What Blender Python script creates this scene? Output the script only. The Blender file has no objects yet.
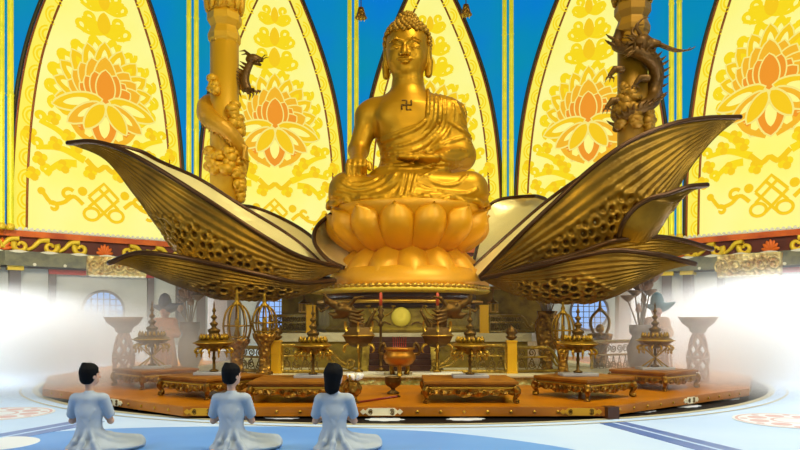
import bpy, math, random
import numpy as np
from mathutils import Vector, Matrix, Euler
random.seed(4)
rng = np.random.default_rng(4)
SC = bpy.context.scene
COL = SC.collection
PI = math.pi
F_PX, HOR, EYE = 690.0, 318.0, 1.9          # focal length in px, horizon row, eye height
def P(px, py, Y):
    return Vector(((px - 400) / F_PX * Y, Y, EYE + (HOR - py) / F_PX * Y))
def ground(px, py, z=0.0):
    Y = (EYE - z) * F_PX / (py - HOR)
    return Vector(((px - 400) / F_PX * Y, Y, z))

# ------------------------------------------------------------------ materials
def lin(c):
    f = lambda u: u / 12.92 if u <= .04045 else ((u + .055) / 1.055) ** 2.4
    return tuple(f(x / 255) for x in c) + (1.0,)
def mat(name, rgb, metal=0.0, rough=0.5, emit=None, emit_s=1.0, bump=None, vary=None, coat=0.0, spec=0.5):
    """bump = (kind, scale, strength, distance); vary = (rgb2, scale)"""
    m = bpy.data.materials.new(name); m.use_nodes = True
    nt = m.node_tree; N = nt.nodes; L = nt.links
    b = N['Principled BSDF']
    b.inputs['Base Color'].default_value = lin(rgb)
    b.inputs['Metallic'].default_value = metal
    b.inputs['Roughness'].default_value = rough
    b.inputs['Specular IOR Level'].default_value = spec
    if coat: b.inputs['Coat Weight'].default_value = coat
    tc = N.new('ShaderNodeTexCoord')
    if vary:
        n = N.new('ShaderNodeTexNoise'); n.inputs['Scale'].default_value = vary[1]; n.inputs['Detail'].default_value = 4
        L.new(tc.outputs['Object'], n.inputs['Vector'])
        r = N.new('ShaderNodeValToRGB'); r.color_ramp.elements[0].position = .38; r.color_ramp.elements[1].position = .66
        r.color_ramp.elements[0].color = lin(rgb); r.color_ramp.elements[1].color = lin(vary[0])
        L.new(n.outputs['Fac'], r.inputs['Fac']); L.new(r.outputs['Color'], b.inputs['Base Color'])
    if emit:
        b.inputs['Emission Color'].default_value = lin(emit); b.inputs['Emission Strength'].default_value = emit_s
    if bump:
        kind, sc, st, di = bump
        if kind == 'noise':
            n = N.new('ShaderNodeTexNoise'); n.inputs['Scale'].default_value = sc; n.inputs['Detail'].default_value = 5; out = n.outputs['Fac']
        elif kind == 'voronoi':
            n = N.new('ShaderNodeTexVoronoi'); n.inputs['Scale'].default_value = sc; out = n.outputs['Distance']
        L.new(tc.outputs['Object'], n.inputs['Vector'])
        bp = N.new('ShaderNodeBump'); bp.inputs['Strength'].default_value = st; bp.inputs['Distance'].default_value = di
        L.new(out, bp.inputs['Height']); L.new(bp.outputs['Normal'], b.inputs['Normal'])
    return m

# ------------------------------------------------------------------ mesh builder
class MB:
    def __init__(s): s.v = []; s.f = []; s.m = []; s.uv = None
    def add(s, vs, fs, mi=0, M=None):
        o = len(s.v)
        s.v += [tuple(M @ Vector(p)) if M is not None else tuple(p) for p in vs]
        s.f += [tuple(i + o for i in f) for f in fs]; s.m += [mi] * len(fs)
        return s
    def box(s, c, d, mi=0, rz=0, M=None, top=1.0):
        x, y, z = d[0] / 2, d[1] / 2, d[2] / 2
        vs = [(-x, -y, -z), (x, -y, -z), (x, y, -z), (-x, y, -z)] + [(-x * top, -y * top, z), (x * top, -y * top, z), (x * top, y * top, z), (-x * top, y * top, z)]
        T = Matrix.Translation(c) @ Matrix.Rotation(rz, 4, 'Z')
        if M is not None: T = M @ T
        return s.add(vs, [(3, 2, 1, 0), (4, 5, 6, 7), (0, 1, 5, 4), (1, 2, 6, 5), (2, 3, 7, 6), (3, 0, 4, 7)], mi, T)
    def lathe(s, prof, n=20, c=(0, 0, 0), mi=0, M=None, rot=0.0, lobes=0, amp=0.0):
        vs, fs = [], []
        for r, z in prof:
            for k in range(n):
                a = rot + 2 * PI * k / n
                rr = r * (1 + amp * abs(math.cos(a * lobes / 2))) if lobes else r
                vs.append((c[0] + rr * math.cos(a), c[1] + rr * math.sin(a), c[2] + z))
        for j in range(len(prof) - 1):
            for k in range(n):
                k2 = (k + 1) % n
                fs.append((j * n + k, j * n + k2, (j + 1) * n + k2, (j + 1) * n + k))
        fs.append(tuple(reversed(range(n)))); q = (len(prof) - 1) * n; fs.append(tuple(q + k for k in range(n)))
        return s.add(vs, fs, mi, M)
    def tube(s, path, r, n=8, mi=0, M=None, closed=False, flat=1.0):
        pts = [Vector(p) for p in path]; L = len(pts)
        rad = [r] * L if not hasattr(r, '__len__') else list(r)
        vs, fs = [], []; up = None
        for i, p in enumerate(pts):
            a = pts[(i - 1) % L] if (i > 0 or closed) else p
            b = pts[(i + 1) % L] if (i < L - 1 or closed) else p
            t = (b - a)
            t = t.normalized() if t.length > 1e-9 else Vector((0, 0, 1))
            if up is None:
                up = Vector((0, 0, 1)) if abs(t.z) < .9 else Vector((0, 1, 0))
            u = (up - t * up.dot(t))
            if u.length < 1e-6: u = t.orthogonal()
            u.normalize(); w = t.cross(u); up = u
            for k in range(n):
                an = 2 * PI * k / n
                vs.append(p + (u * math.cos(an) + w * math.sin(an) * flat) * rad[i])
        for i in range(L if closed else L - 1):
            j = (i + 1) % L
            for k in range(n):
                k2 = (k + 1) % n
                fs.append((i * n + k, j * n + k, j * n + k2, i * n + k2)[::-1])
        if not closed:
            fs.append(tuple(range(n))); fs.append(tuple((L - 1) * n + k for k in reversed(range(n))))
        return s.add(vs, fs, mi, M)
    def ball(s, c, r, n=12, m=8, mi=0, M=None):
        if not hasattr(r, '__len__'): r = (r, r, r)
        vs = [(c[0], c[1], c[2] - r[2])]; fs = []
        for j in range(1, m):
            t = PI * j / m - PI / 2
            for k in range(n):
                a = 2 * PI * k / n
                vs.append((c[0] + r[0] * math.cos(t) * math.cos(a), c[1] + r[1] * math.cos(t) * math.sin(a), c[2] + r[2] * math.sin(t)))
        vs.append((c[0], c[1], c[2] + r[2])); T = len(vs) - 1
        for k in range(n):
            k2 = (k + 1) % n
            fs.append((0, 1 + k2, 1 + k)); fs.append((T, 1 + (m - 2) * n + k, 1 + (m - 2) * n + k2))
            for j in range(m - 2):
                fs.append((1 + j * n + k, 1 + j * n + k2, 1 + (j + 1) * n + k2, 1 + (j + 1) * n + k))
        return s.add(vs, fs, mi, M)
    def prism(s, poly, lo, hi, mi=0, M=None, axis='z'):
        """poly: 2-D outline; axis z -> (x,y) extruded in z; axis y -> (x,z) extruded in y"""
        n = len(poly)
        if axis == 'z': vs = [(p[0], p[1], lo) for p in poly] + [(p[0], p[1], hi) for p in poly]
        else: vs = [(p[0], hi, p[1]) for p in poly] + [(p[0], lo, p[1]) for p in poly]
        ar = sum(poly[i][0] * poly[(i + 1) % n][1] - poly[(i + 1) % n][0] * poly[i][1] for i in range(n))
        fs = [tuple(reversed(range(n))), tuple(range(n, 2 * n))] + [(i, (i + 1) % n, n + (i + 1) % n, n + i) for i in range(n)]
        if ar < 0: fs = [tuple(reversed(f)) for f in fs]
        return s.add(vs, fs, mi, M)
    def ribbon(s, pts, w, y, mi=0, closed=False, th=.03):
        """flat strip in the x-z plane at depth y"""
        n = len(pts); L_, R_ = [], []
        for i in range(n):
            a = pts[i - 1] if (i > 0 or closed) else pts[i]; b = pts[(i + 1) % n] if (i < n - 1 or closed) else pts[i]
            dx, dz = b[0] - a[0], b[1] - a[1]; l = math.hypot(dx, dz) or 1
            ww = w[i] if hasattr(w, '__len__') else w
            ox, oz = -dz / l * ww / 2, dx / l * ww / 2
            L_.append((pts[i][0] + ox, pts[i][1] + oz)); R_.append((pts[i][0] - ox, pts[i][1] - oz))
        vs = [(p[0], y, p[1]) for p in L_] + [(p[0], y, p[1]) for p in R_]
        fs = []
        for i in range(n if closed else n - 1):
            j = (i + 1) % n
            fs.append((i, n + i, n + j, j))
        return s.add(vs, fs, mi)
    def build(s, name, mats, parent=None, off=None, smooth=True, bevel=0.0, angle=None):
        me = bpy.data.meshes.new(name)
        v = s.v if off is None else [(p[0] - off[0], p[1] - off[1], p[2] - off[2]) for p in s.v]
        me.from_pydata(v, [], s.f); 
        for m in (mats if isinstance(mats, (list, tuple)) else [mats]): me.materials.append(m)
        if any(s.m): me.polygons.foreach_set('material_index', s.m)
        if s.uv:
            ul = me.uv_layers.new(name='UVMap')
            idx = np.zeros(len(me.loops), np.int32); me.loops.foreach_get('vertex_index', idx)
            ul.data.foreach_set('uv', np.array(s.uv, np.float32)[idx].ravel())
        if smooth:
            me.polygons.foreach_set('use_smooth', [True] * len(me.polygons))
            if angle: me.set_sharp_from_angle(angle=math.radians(angle))
        me.update()
        o = bpy.data.objects.new(name, me); COL.objects.link(o)
        if parent is not None: o.parent = parent
        if bevel:
            bv = o.modifiers.new('bev', 'BEVEL'); bv.width = bevel; bv.segments = 2; bv.limit_method = 'ANGLE'
        return o
def thing(name, label, cat, loc=(0, 0, 0), rz=0.0, group=None, sc=1.0):
    o = bpy.data.objects.new(name, None); COL.objects.link(o)
    o.location = loc; o.rotation_euler = (0, 0, rz); o.scale = (sc, sc, sc)
    o.empty_display_size = .2; o['label'] = label; o['category'] = cat
    if group: o['group'] = group
    return o
def tag(o, label=None, cat=None, group=None, kind=None):
    if label: o['label'] = label
    if cat: o['category'] = cat
    if group: o['group'] = group
    if kind: o['kind'] = kind
    return o
KIDS = {}
def kids(o):
    return [c for c in bpy.data.objects if c.parent is o]
def dup(root, label, loc=None, rz=None, sc=None, group=None):
    r = root.copy(); COL.objects.link(r); r['label'] = label
    if loc is not None: r.location = loc
    if rz is not None: r.rotation_euler = (0, 0, rz)
    if sc is not None: r.scale = (sc, sc, sc) if not hasattr(sc, '__len__') else sc
    if group: r['group'] = group
    for ch in kids(root):
        c = ch.copy(); COL.objects.link(c); c.parent = r
        for g in kids(ch):
            d = g.copy(); COL.objects.link(d); d.parent = c
    return r
def cr(pts, n):
    """Catmull-Rom resample to n points (chord-length parameter)"""
    A = np.array([tuple(p) for p in pts], float)
    if len(A) == 2: return [tuple(A[0] + (A[1] - A[0]) * t) for t in np.linspace(0, 1, n)]
    E = np.vstack([2 * A[0] - A[1], A, 2 * A[-1] - A[-2]])
    d = np.concatenate([[0], np.cumsum(np.linalg.norm(np.diff(A, axis=0), axis=1))]); d /= d[-1]
    out = []
    for t in np.linspace(0, 1, n):
        i = min(max(int(np.searchsorted(d, t, 'right')) - 1, 0), len(A) - 2)
        u = (t - d[i]) / (d[i + 1] - d[i])
        p0, p1, p2, p3 = E[i], E[i + 1], E[i + 2], E[i + 3]
        out.append(tuple(.5 * (2 * p1 + (p2 - p0) * u + (2 * p0 - 5 * p1 + 4 * p2 - p3) * u * u + (3 * p1 - p0 - 3 * p2 + p3) * u ** 3)))
    return out
def spiral(cx, cz, r0, r1, a0, a1, n=22):
    return [(cx + (r0 + (r1 - r0) * i / (n - 1)) * math.cos(a0 + (a1 - a0) * i / (n - 1)), cz + (r0 + (r1 - r0) * i / (n - 1)) * math.sin(a0 + (a1 - a0) * i / (n - 1))) for i in range(n)]

# ------------------------------------------------------------------ signed-distance sculpting
class Field:
    def __init__(s, lo, hi, h):
        s.lo = np.array(lo, float); s.h = h
        s.n = np.ceil((np.array(hi, float) - s.lo) / h).astype(int) + 1
        s.F = np.full(s.n, 1e3, np.float32)
        s.ax = [s.lo[i] + h * np.arange(s.n[i]) for i in range(3)]
    def copy(s):
        o = Field.__new__(Field); o.lo, o.h, o.n, o.ax = s.lo, s.h, s.n, s.ax; o.F = s.F.copy(); return o
    def _put(s, lo, hi, k, fn, cut=False):
        pad = k + 3 * s.h
        i0 = np.maximum(np.floor((np.array(lo) - pad - s.lo) / s.h).astype(int), 0)
        i1 = np.minimum(np.ceil((np.array(hi) + pad - s.lo) / s.h).astype(int) + 1, s.n)
        if np.any(i1 <= i0): return
        sl = tuple(slice(a, b) for a, b in zip(i0, i1))
        X, Y, Z = np.meshgrid(s.ax[0][sl[0]], s.ax[1][sl[1]], s.ax[2][sl[2]], indexing='ij', sparse=True)
        d = fn(X, Y, Z).astype(np.float32); G = s.F[sl]
        if cut:
            d = -d; hh = np.maximum(k - np.abs(G - d), 0) / max(k, 1e-6); s.F[sl] = np.maximum(G, d) + hh * hh * k / 4
        else:
            hh = np.maximum(k - np.abs(G - d), 0) / max(k, 1e-6); s.F[sl] = np.minimum(G, d) - hh * hh * k / 4
    def ell(s, c, r, k=.1, cut=False, rot=None):
        c = np.array(c, float); r = np.array(r, float)
        R = np.array(Euler(rot).to_matrix()) if rot is not None else None
        ex = r if R is None else np.abs(R) @ r
        def fn(X, Y, Z):
            x, y, z = X - c[0], Y - c[1], Z - c[2]
            if R is not None:
                x, y, z = R[0, 0] * x + R[1, 0] * y + R[2, 0] * z, R[0, 1] * x + R[1, 1] * y + R[2, 1] * z, R[0, 2] * x + R[1, 2] * y + R[2, 2] * z
            k0 = np.sqrt((x / r[0]) ** 2 + (y / r[1]) ** 2 + (z / r[2]) ** 2)
            k1 = np.sqrt((x / r[0] ** 2) ** 2 + (y / r[1] ** 2) ** 2 + (z / r[2] ** 2) ** 2) + 1e-9
            return np.where(k0 < .02, -float(r.min()), k0 * (k0 - 1) / k1)
        s._put(c - ex, c + ex, k, fn, cut); return s
    def cap(s, a, b, ra, rb=None, k=.1, cut=False):
        a = np.array(a, float); b = np.array(b, float); rb = ra if rb is None else rb
        d = b - a; dd = float(d @ d) + 1e-12; m = max(ra, rb)
        def fn(X, Y, Z):
            t = np.clip(((X - a[0]) * d[0] + (Y - a[1]) * d[1] + (Z - a[2]) * d[2]) / dd, 0, 1)
            return np.sqrt((X - a[0] - t * d[0]) ** 2 + (Y - a[1] - t * d[1]) ** 2 + (Z - a[2] - t * d[2]) ** 2) - (ra + (rb - ra) * t)
        s._put(np.minimum(a, b) - m, np.maximum(a, b) + m, k, fn, cut); return s
    def chain(s, pts, rs, k=.1):
        rs = rs if hasattr(rs, '__len__') else [rs] * len(pts)
        for i in range(len(pts) - 1): s.cap(pts[i], pts[i + 1], rs[i], rs[i + 1], k)
        return s
    def grid(s): return np.meshgrid(*s.ax, indexing='ij', sparse=True)
    def front(s, x, z, default=0.0):
        """depth of the first surface met along +y"""
        i = int(round((x - s.lo[0]) / s.h)); k = int(round((z - s.lo[2]) / s.h))
        if not (0 <= i < s.n[0] and 0 <= k < s.n[2]): return default
        col = s.F[i, :, k]; q = np.nonzero(col < 0)[0]
        return float(s.ax[1][q[0]]) if len(q) else default
    def mesh(s):
        F = np.pad(s.F, 1, constant_values=1.0); I = F < 0
        n = np.array(F.shape); c = n - 1
        S = np.zeros(c, np.int8)
        for dx in (0, 1):
            for dy in (0, 1):
                for dz in (0, 1): S += I[dx:dx + c[0], dy:dy + c[1], dz:dz + c[2]]
        A = (S > 0) & (S < 8); idx = np.full(c, -1, np.int64); ii = np.argwhere(A); idx[A] = np.arange(len(ii))
        acc = np.zeros((len(ii), 3)); cnt = np.zeros(len(ii))
        offs = [(a, b, d) for a in (0, 1) for b in (0, 1) for d in (0, 1)]
        for a in offs:
            for ax in range(3):
                if a[ax]: continue
                b = list(a); b[ax] = 1
                fa = F[ii[:, 0] + a[0], ii[:, 1] + a[1], ii[:, 2] + a[2]]; fb = F[ii[:, 0] + b[0], ii[:, 1] + b[1], ii[:, 2] + b[2]]
                m = (fa < 0) != (fb < 0); t = fa[m] / (fa[m] - fb[m])
                p = np.tile(np.array(a, float), (m.sum(), 1)); p[:, ax] += t
                acc[m] += p; cnt[m] += 1
        V = (ii + acc / cnt[:, None] - 1) * s.h + s.lo
        Q = []
        for ax in range(3):
            u, w = (ax + 1) % 3, (ax + 2) % 3
            lo = [slice(None)] * 3; hi = [slice(None)] * 3; lo[ax] = slice(0, -1); hi[ax] = slice(1, None)
            e = np.argwhere(I[tuple(lo)] != I[tuple(hi)])
            e = e[(e[:, u] > 0) & (e[:, w] > 0) & (e[:, u] < n[u] - 1) & (e[:, w] < n[w] - 1)]
            inside = I[e[:, 0], e[:, 1], e[:, 2]]
            def cell(du, dw):
                q = e.copy(); q[:, u] += du; q[:, w] += dw; return idx[q[:, 0], q[:, 1], q[:, 2]]
            q = np.stack([cell(-1, -1), cell(0, -1), cell(0, 0), cell(-1, 0)], 1)
            q[~inside] = q[~inside][:, ::-1]; Q.append(q)
        return V, np.vstack(Q)
    def build(s, name, m, parent=None, off=None):
        V, Q = s.mesh()
        if off is not None: V = V - np.array(off)
        me = bpy.data.meshes.new(name)
        me.vertices.add(len(V)); me.vertices.foreach_set('co', V.astype(np.float32).ravel())
        me.loops.add(Q.size); me.loops.foreach_set('vertex_index', Q.astype(np.int32).ravel())
        me.polygons.add(len(Q)); me.polygons.foreach_set('loop_start', np.arange(0, Q.size, 4, dtype=np.int32))
        me.update(calc_edges=True); me.validate()
        me.polygons.foreach_set('use_smooth', [True] * len(me.polygons)); me.materials.append(m)
        o = bpy.data.objects.new(name, me); COL.objects.link(o)
        if parent is not None: o.parent = parent
        return o
# ================================================================== palette
GOLD = mat('gold_statue', (184, 132, 4), .7, .45, bump=('noise', 3.0, .06, .05))
GOLD_HAIR = mat('gold_hair', (160, 116, 16), .6, .5)
GOLD_SEAT = mat('gold_lotus_seat', (220, 154, 0), .3, .45, bump=('noise', 2.0, .1, .05))
BRASS = mat('brass_antique', (150, 112, 24), .85, .38, bump=('noise', 14, .35, .03))
BRASS_D = mat('brass_dark', (100, 70, 20), .8, .42, bump=('noise', 12, .4, .03))
BRASS_L = mat('brass_bright', (196, 152, 48), .85, .32)
CARVED = mat('carved_brass', (168, 122, 36), .8, .4, bump=('voronoi', 9, .9, .08), vary=((108, 72, 22), 8))
OLIVE = mat('olive_gold', (158, 134, 36), .5, .45, bump=('voronoi', 7, .35, .04), vary=((122, 98, 24), 3))
STONE_L = mat('pale_stone', (196, 184, 140), 0, .5, bump=('voronoi', 6, .4, .04))
STONE_G = mat('green_gold_carving', (150, 146, 62), .3, .45, bump=('voronoi', 8, .9, .06), vary=((206, 200, 120), 5))
WOOD = mat('orange_lacquer', (186, 112, 2), 0, .35, vary=((160, 92, 2), 1.2), coat=.1, spec=.3)
WOOD_D = mat('dark_lacquer', (70, 36, 16), 0, .35, bump=('voronoi', 6, .3, .04))
TABLE_TOP = mat('table_lacquer', (150, 92, 4), 0, .5, vary=((124, 72, 4), 3), spec=.25)
RED = mat('red_lacquer', (176, 42, 22), 0, .4)
PLASTER = mat('grey_plaster', (196, 198, 196), 0, .7, vary=((178, 182, 182), .6))
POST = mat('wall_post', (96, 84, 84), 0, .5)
BEAM = mat('green_grey_beam', (132, 130, 104), .1, .5, bump=('voronoi', 3, .5, .06), vary=((104, 104, 92), 2))
WHITE_T = mat('white_trim', (232, 226, 204), 0, .5)
FRIEZE = mat('dark_red_frieze', (112, 44, 20), 0, .5, vary=((70, 34, 22), .5))
FR_OR = mat('orange_frieze_band', (226, 110, 26), 0, .45, vary=((184, 74, 26), .7))
FR_SC = mat('yellow_frieze_scroll', (240, 204, 50), .1, .45)
FR_LO = mat('orange_frieze_lotus', (232, 112, 30), .1, .4)
def glow(name, rgb, s=1.0, vary=None):
    m = mat(name, tuple(int(c * .3) for c in rgb), 0, .6, emit=rgb, emit_s=s, spec=.1)
    if vary:
        nt = m.node_tree; N = nt.nodes; L = nt.links; b = N['Principled BSDF']
        tc = N.new('ShaderNodeTexCoord'); n = N.new('ShaderNodeTexNoise'); n.inputs['Scale'].default_value = vary[1]; n.inputs['Detail'].default_value = 3
        r = N.new('ShaderNodeValToRGB'); r.color_ramp.elements[0].position = .35; r.color_ramp.elements[1].position = .65
        r.color_ramp.elements[0].color = lin(rgb); r.color_ramp.elements[1].color = lin(vary[0])
        L.new(tc.outputs['Object'], n.inputs['Vector']); L.new(n.outputs['Fac'], r.inputs['Fac']); L.new(r.outputs['Color'], b.inputs['Emission Color'])
    return m
GL_PALE = glow('backlit_pale_yellow', (254, 246, 118), .95, ((254, 250, 160), .12))
GL_BORD = glow('backlit_cream_border', (254, 240, 92), .92)
GL_Y = glow('backlit_yellow', (252, 220, 30), .92)
GL_Y2 = glow('backlit_deep_yellow', (250, 204, 30), .92)
GL_O1 = glow('backlit_light_orange', (250, 186, 44), .9)
GL_O2 = glow('backlit_orange', (248, 156, 44), .88)
GL_LINE = glow('backlit_line', (252, 236, 130), .9)
GL_BLUE = glow('backlit_blue_glass', (0, 122, 222), .9, ((0, 146, 178), .1))
GL_WIN = glow('daylight_window', (150, 190, 250), 1.0)
FRAME_D = mat('panel_frame_dark', (60, 56, 22), .2, .5)
FRAME_B = mat('panel_frame_brown', (150, 78, 16), .2, .45)
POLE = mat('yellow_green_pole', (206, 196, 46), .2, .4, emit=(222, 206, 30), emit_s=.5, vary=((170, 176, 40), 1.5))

# ================================================================== camera
cam = bpy.data.cameras.new('camera'); cam.lens = F_PX / 800 * 36; cam.sensor_width = 36; cam.shift_y = (HOR - 225) / 800
cam.clip_end = 300
co = bpy.data.objects.new('camera', cam); COL.objects.link(co); co.location = (0, 0, EYE); co.rotation_euler = (PI / 2, 0, 0)
SC.camera = co
SC.view_settings.view_transform = 'Standard'; SC.view_settings.look = 'None'; SC.view_settings.gamma = 1; SC.view_settings.exposure = 0.0
SC.view_settings.use_curve_mapping = False

# ================================================================== floor
HC = Vector((.1, 23.2, 0))                      # centre of the round hall floor pattern
FLOOR = mat('pale_blue_floor', (204, 226, 252), 0, .4, spec=.25, vary=((186, 214, 250), .25))
F_BLUE = mat('blue_floor_shadow', (112, 166, 232), 0, .4, vary=((92, 148, 222), .35), spec=.3)
F_STRIPE = mat('deep_blue_stripe', (84, 120, 190), 0, .3)
F_BLACK = mat('floor_shadow_black', (14, 14, 15), 0, .55, spec=.12)  # black stands in for shadow and mirror reflection on the ring
F_CREAM = mat('cream_floor_line', (190, 184, 150), 0, .35)
F_WHITE = mat('white_floor_inlay', (226, 232, 238), 0, .3)
F_RED = mat('red_floor_motif', (214, 176, 176), 0, .4)
def disc(r, n=96, c=HC): return [(c[0] + r * math.cos(2 * PI * k / n), c[1] + r * math.sin(2 * PI * k / n)) for k in range(n)]
def annulus(mb, r0, r1, z, a0=0, a1=2 * PI, n=128, c=HC):
    vs = []; 
    for k in range(n + 1):
        a = a0 + (a1 - a0) * k / n
        vs += [(c[0] + r0 * math.cos(a), c[1] + r0 * math.sin(a), z), (c[0] + r1 * math.cos(a), c[1] + r1 * math.sin(a), z)]
    mb.add(vs, [(2 * k, 2 * k + 1, 2 * k + 3, 2 * k + 2) for k in range(n)])
floor = MB().prism(disc(33), -.3, 0).build('floor', FLOOR, smooth=False); tag(floor, kind='structure')
m = MB(); annulus(m, 9.0, 10.85, .006); m.build('ring_inlay', F_BLACK, floor, smooth=False)
m = MB(); annulus(m, 10.85, 11.0, .007); annulus(m, 11.25, 11.31, .007); m.build('ring_border', F_CREAM, floor, smooth=False)
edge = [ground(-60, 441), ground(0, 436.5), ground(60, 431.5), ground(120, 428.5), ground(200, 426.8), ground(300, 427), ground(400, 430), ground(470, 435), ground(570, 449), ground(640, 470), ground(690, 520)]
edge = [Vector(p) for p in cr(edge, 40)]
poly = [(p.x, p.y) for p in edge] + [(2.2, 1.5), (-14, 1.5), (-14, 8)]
MB().prism(poly, .001, .004).build('floor_shadow', F_BLUE, floor, smooth=False)  # shadow on the pale floor, painted as a flat blue sheet
def radial(px0, py0, px1, py1, w, lab):
    a, b = ground(px0, py0), ground(px1, py1); d = (b - a).normalized(); n = Vector((-d.y, d.x, 0)); b = b + d * 3
    m = MB().prism([tuple((a + n * w)[:2]), tuple((b + n * w * 1.3)[:2]), tuple((b - n * w * 1.3)[:2]), tuple((a - n * w)[:2])], .002, .008)
    s = m.build('floor_stripe', F_STRIPE, floor, smooth=False)
    MB().prism([tuple((a + n * w * .1)[:2]), tuple((b + n * w * .2)[:2]), tuple((b - n * w * .1)[:2]), tuple((a - n * w * .1)[:2])], .004, .011).build('stripe_line', FLOOR, s, smooth=False)
radial(613, 423, 718, 450, .27, ''); radial(92, 421, 0, 438, .3, '')
def rosette(c, r):
    o = MB().prism(disc(r, 48, c), .002, .009).build('floor_medallion', F_WHITE, floor, smooth=False)
    m = MB()
    annulus(m, r * .9, r * .95, .0105, c=c, n=48); annulus(m, r * .3, r * .36, .0105, c=c, n=32)
    for k in range(8):
        a = k * PI / 4
        m.prism([(c[0] + r * (.6 + .17 * math.cos(t)) * math.cos(a) - r * .17 * math.sin(t) * math.sin(a), c[1] + r * (.6 + .17 * math.cos(t)) * math.sin(a) + r * .17 * math.sin(t) * math.cos(a)) for t in np.linspace(0, 2 * PI, 14, endpoint=False)], .009, .0105)
        m.prism([(c[0] + r * .8 * math.cos(a + .39) + r * .07 * math.cos(t), c[1] + r * .8 * math.sin(a + .39) + r * .07 * math.sin(t)) for t in np.linspace(0, 2 * PI, 10, endpoint=False)], .009, .0105)
    m.build('medallion_motif', F_RED, o, smooth=False)
rosette(ground(-2, 414), 1.02); rosette(ground(792, 421), 1.0)
c_ = ground(-6, 444); MB().prism(disc(.62, 48, c_), .002, .009).build('floor_medallion', F_WHITE, floor, smooth=False)
for px, py in ((113, 402), (122, 413), (270, 422), (383, 424.2), (472, 424), (664, 415), (711, 409), (745, 400)):
    p = ground(px, py); q = (p - HC); q.normalize(); a0 = math.atan2(q.y, q.x); p = HC + q * 10.35
    pts = []
    for t in np.linspace(0, 2 * PI, 40, endpoint=False):
        rr = 1 + .1 * math.cos(8 * t); u, w = .34 * rr * math.cos(t), .2 * rr * math.sin(t)
        pts.append((p.x - math.sin(a0) * u + math.cos(a0) * w, p.y + math.cos(a0) * u + math.sin(a0) * w))
    MB().prism(pts, .006, .014).build('lotus_inlay', F_WHITE, floor, smooth=False)

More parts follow.
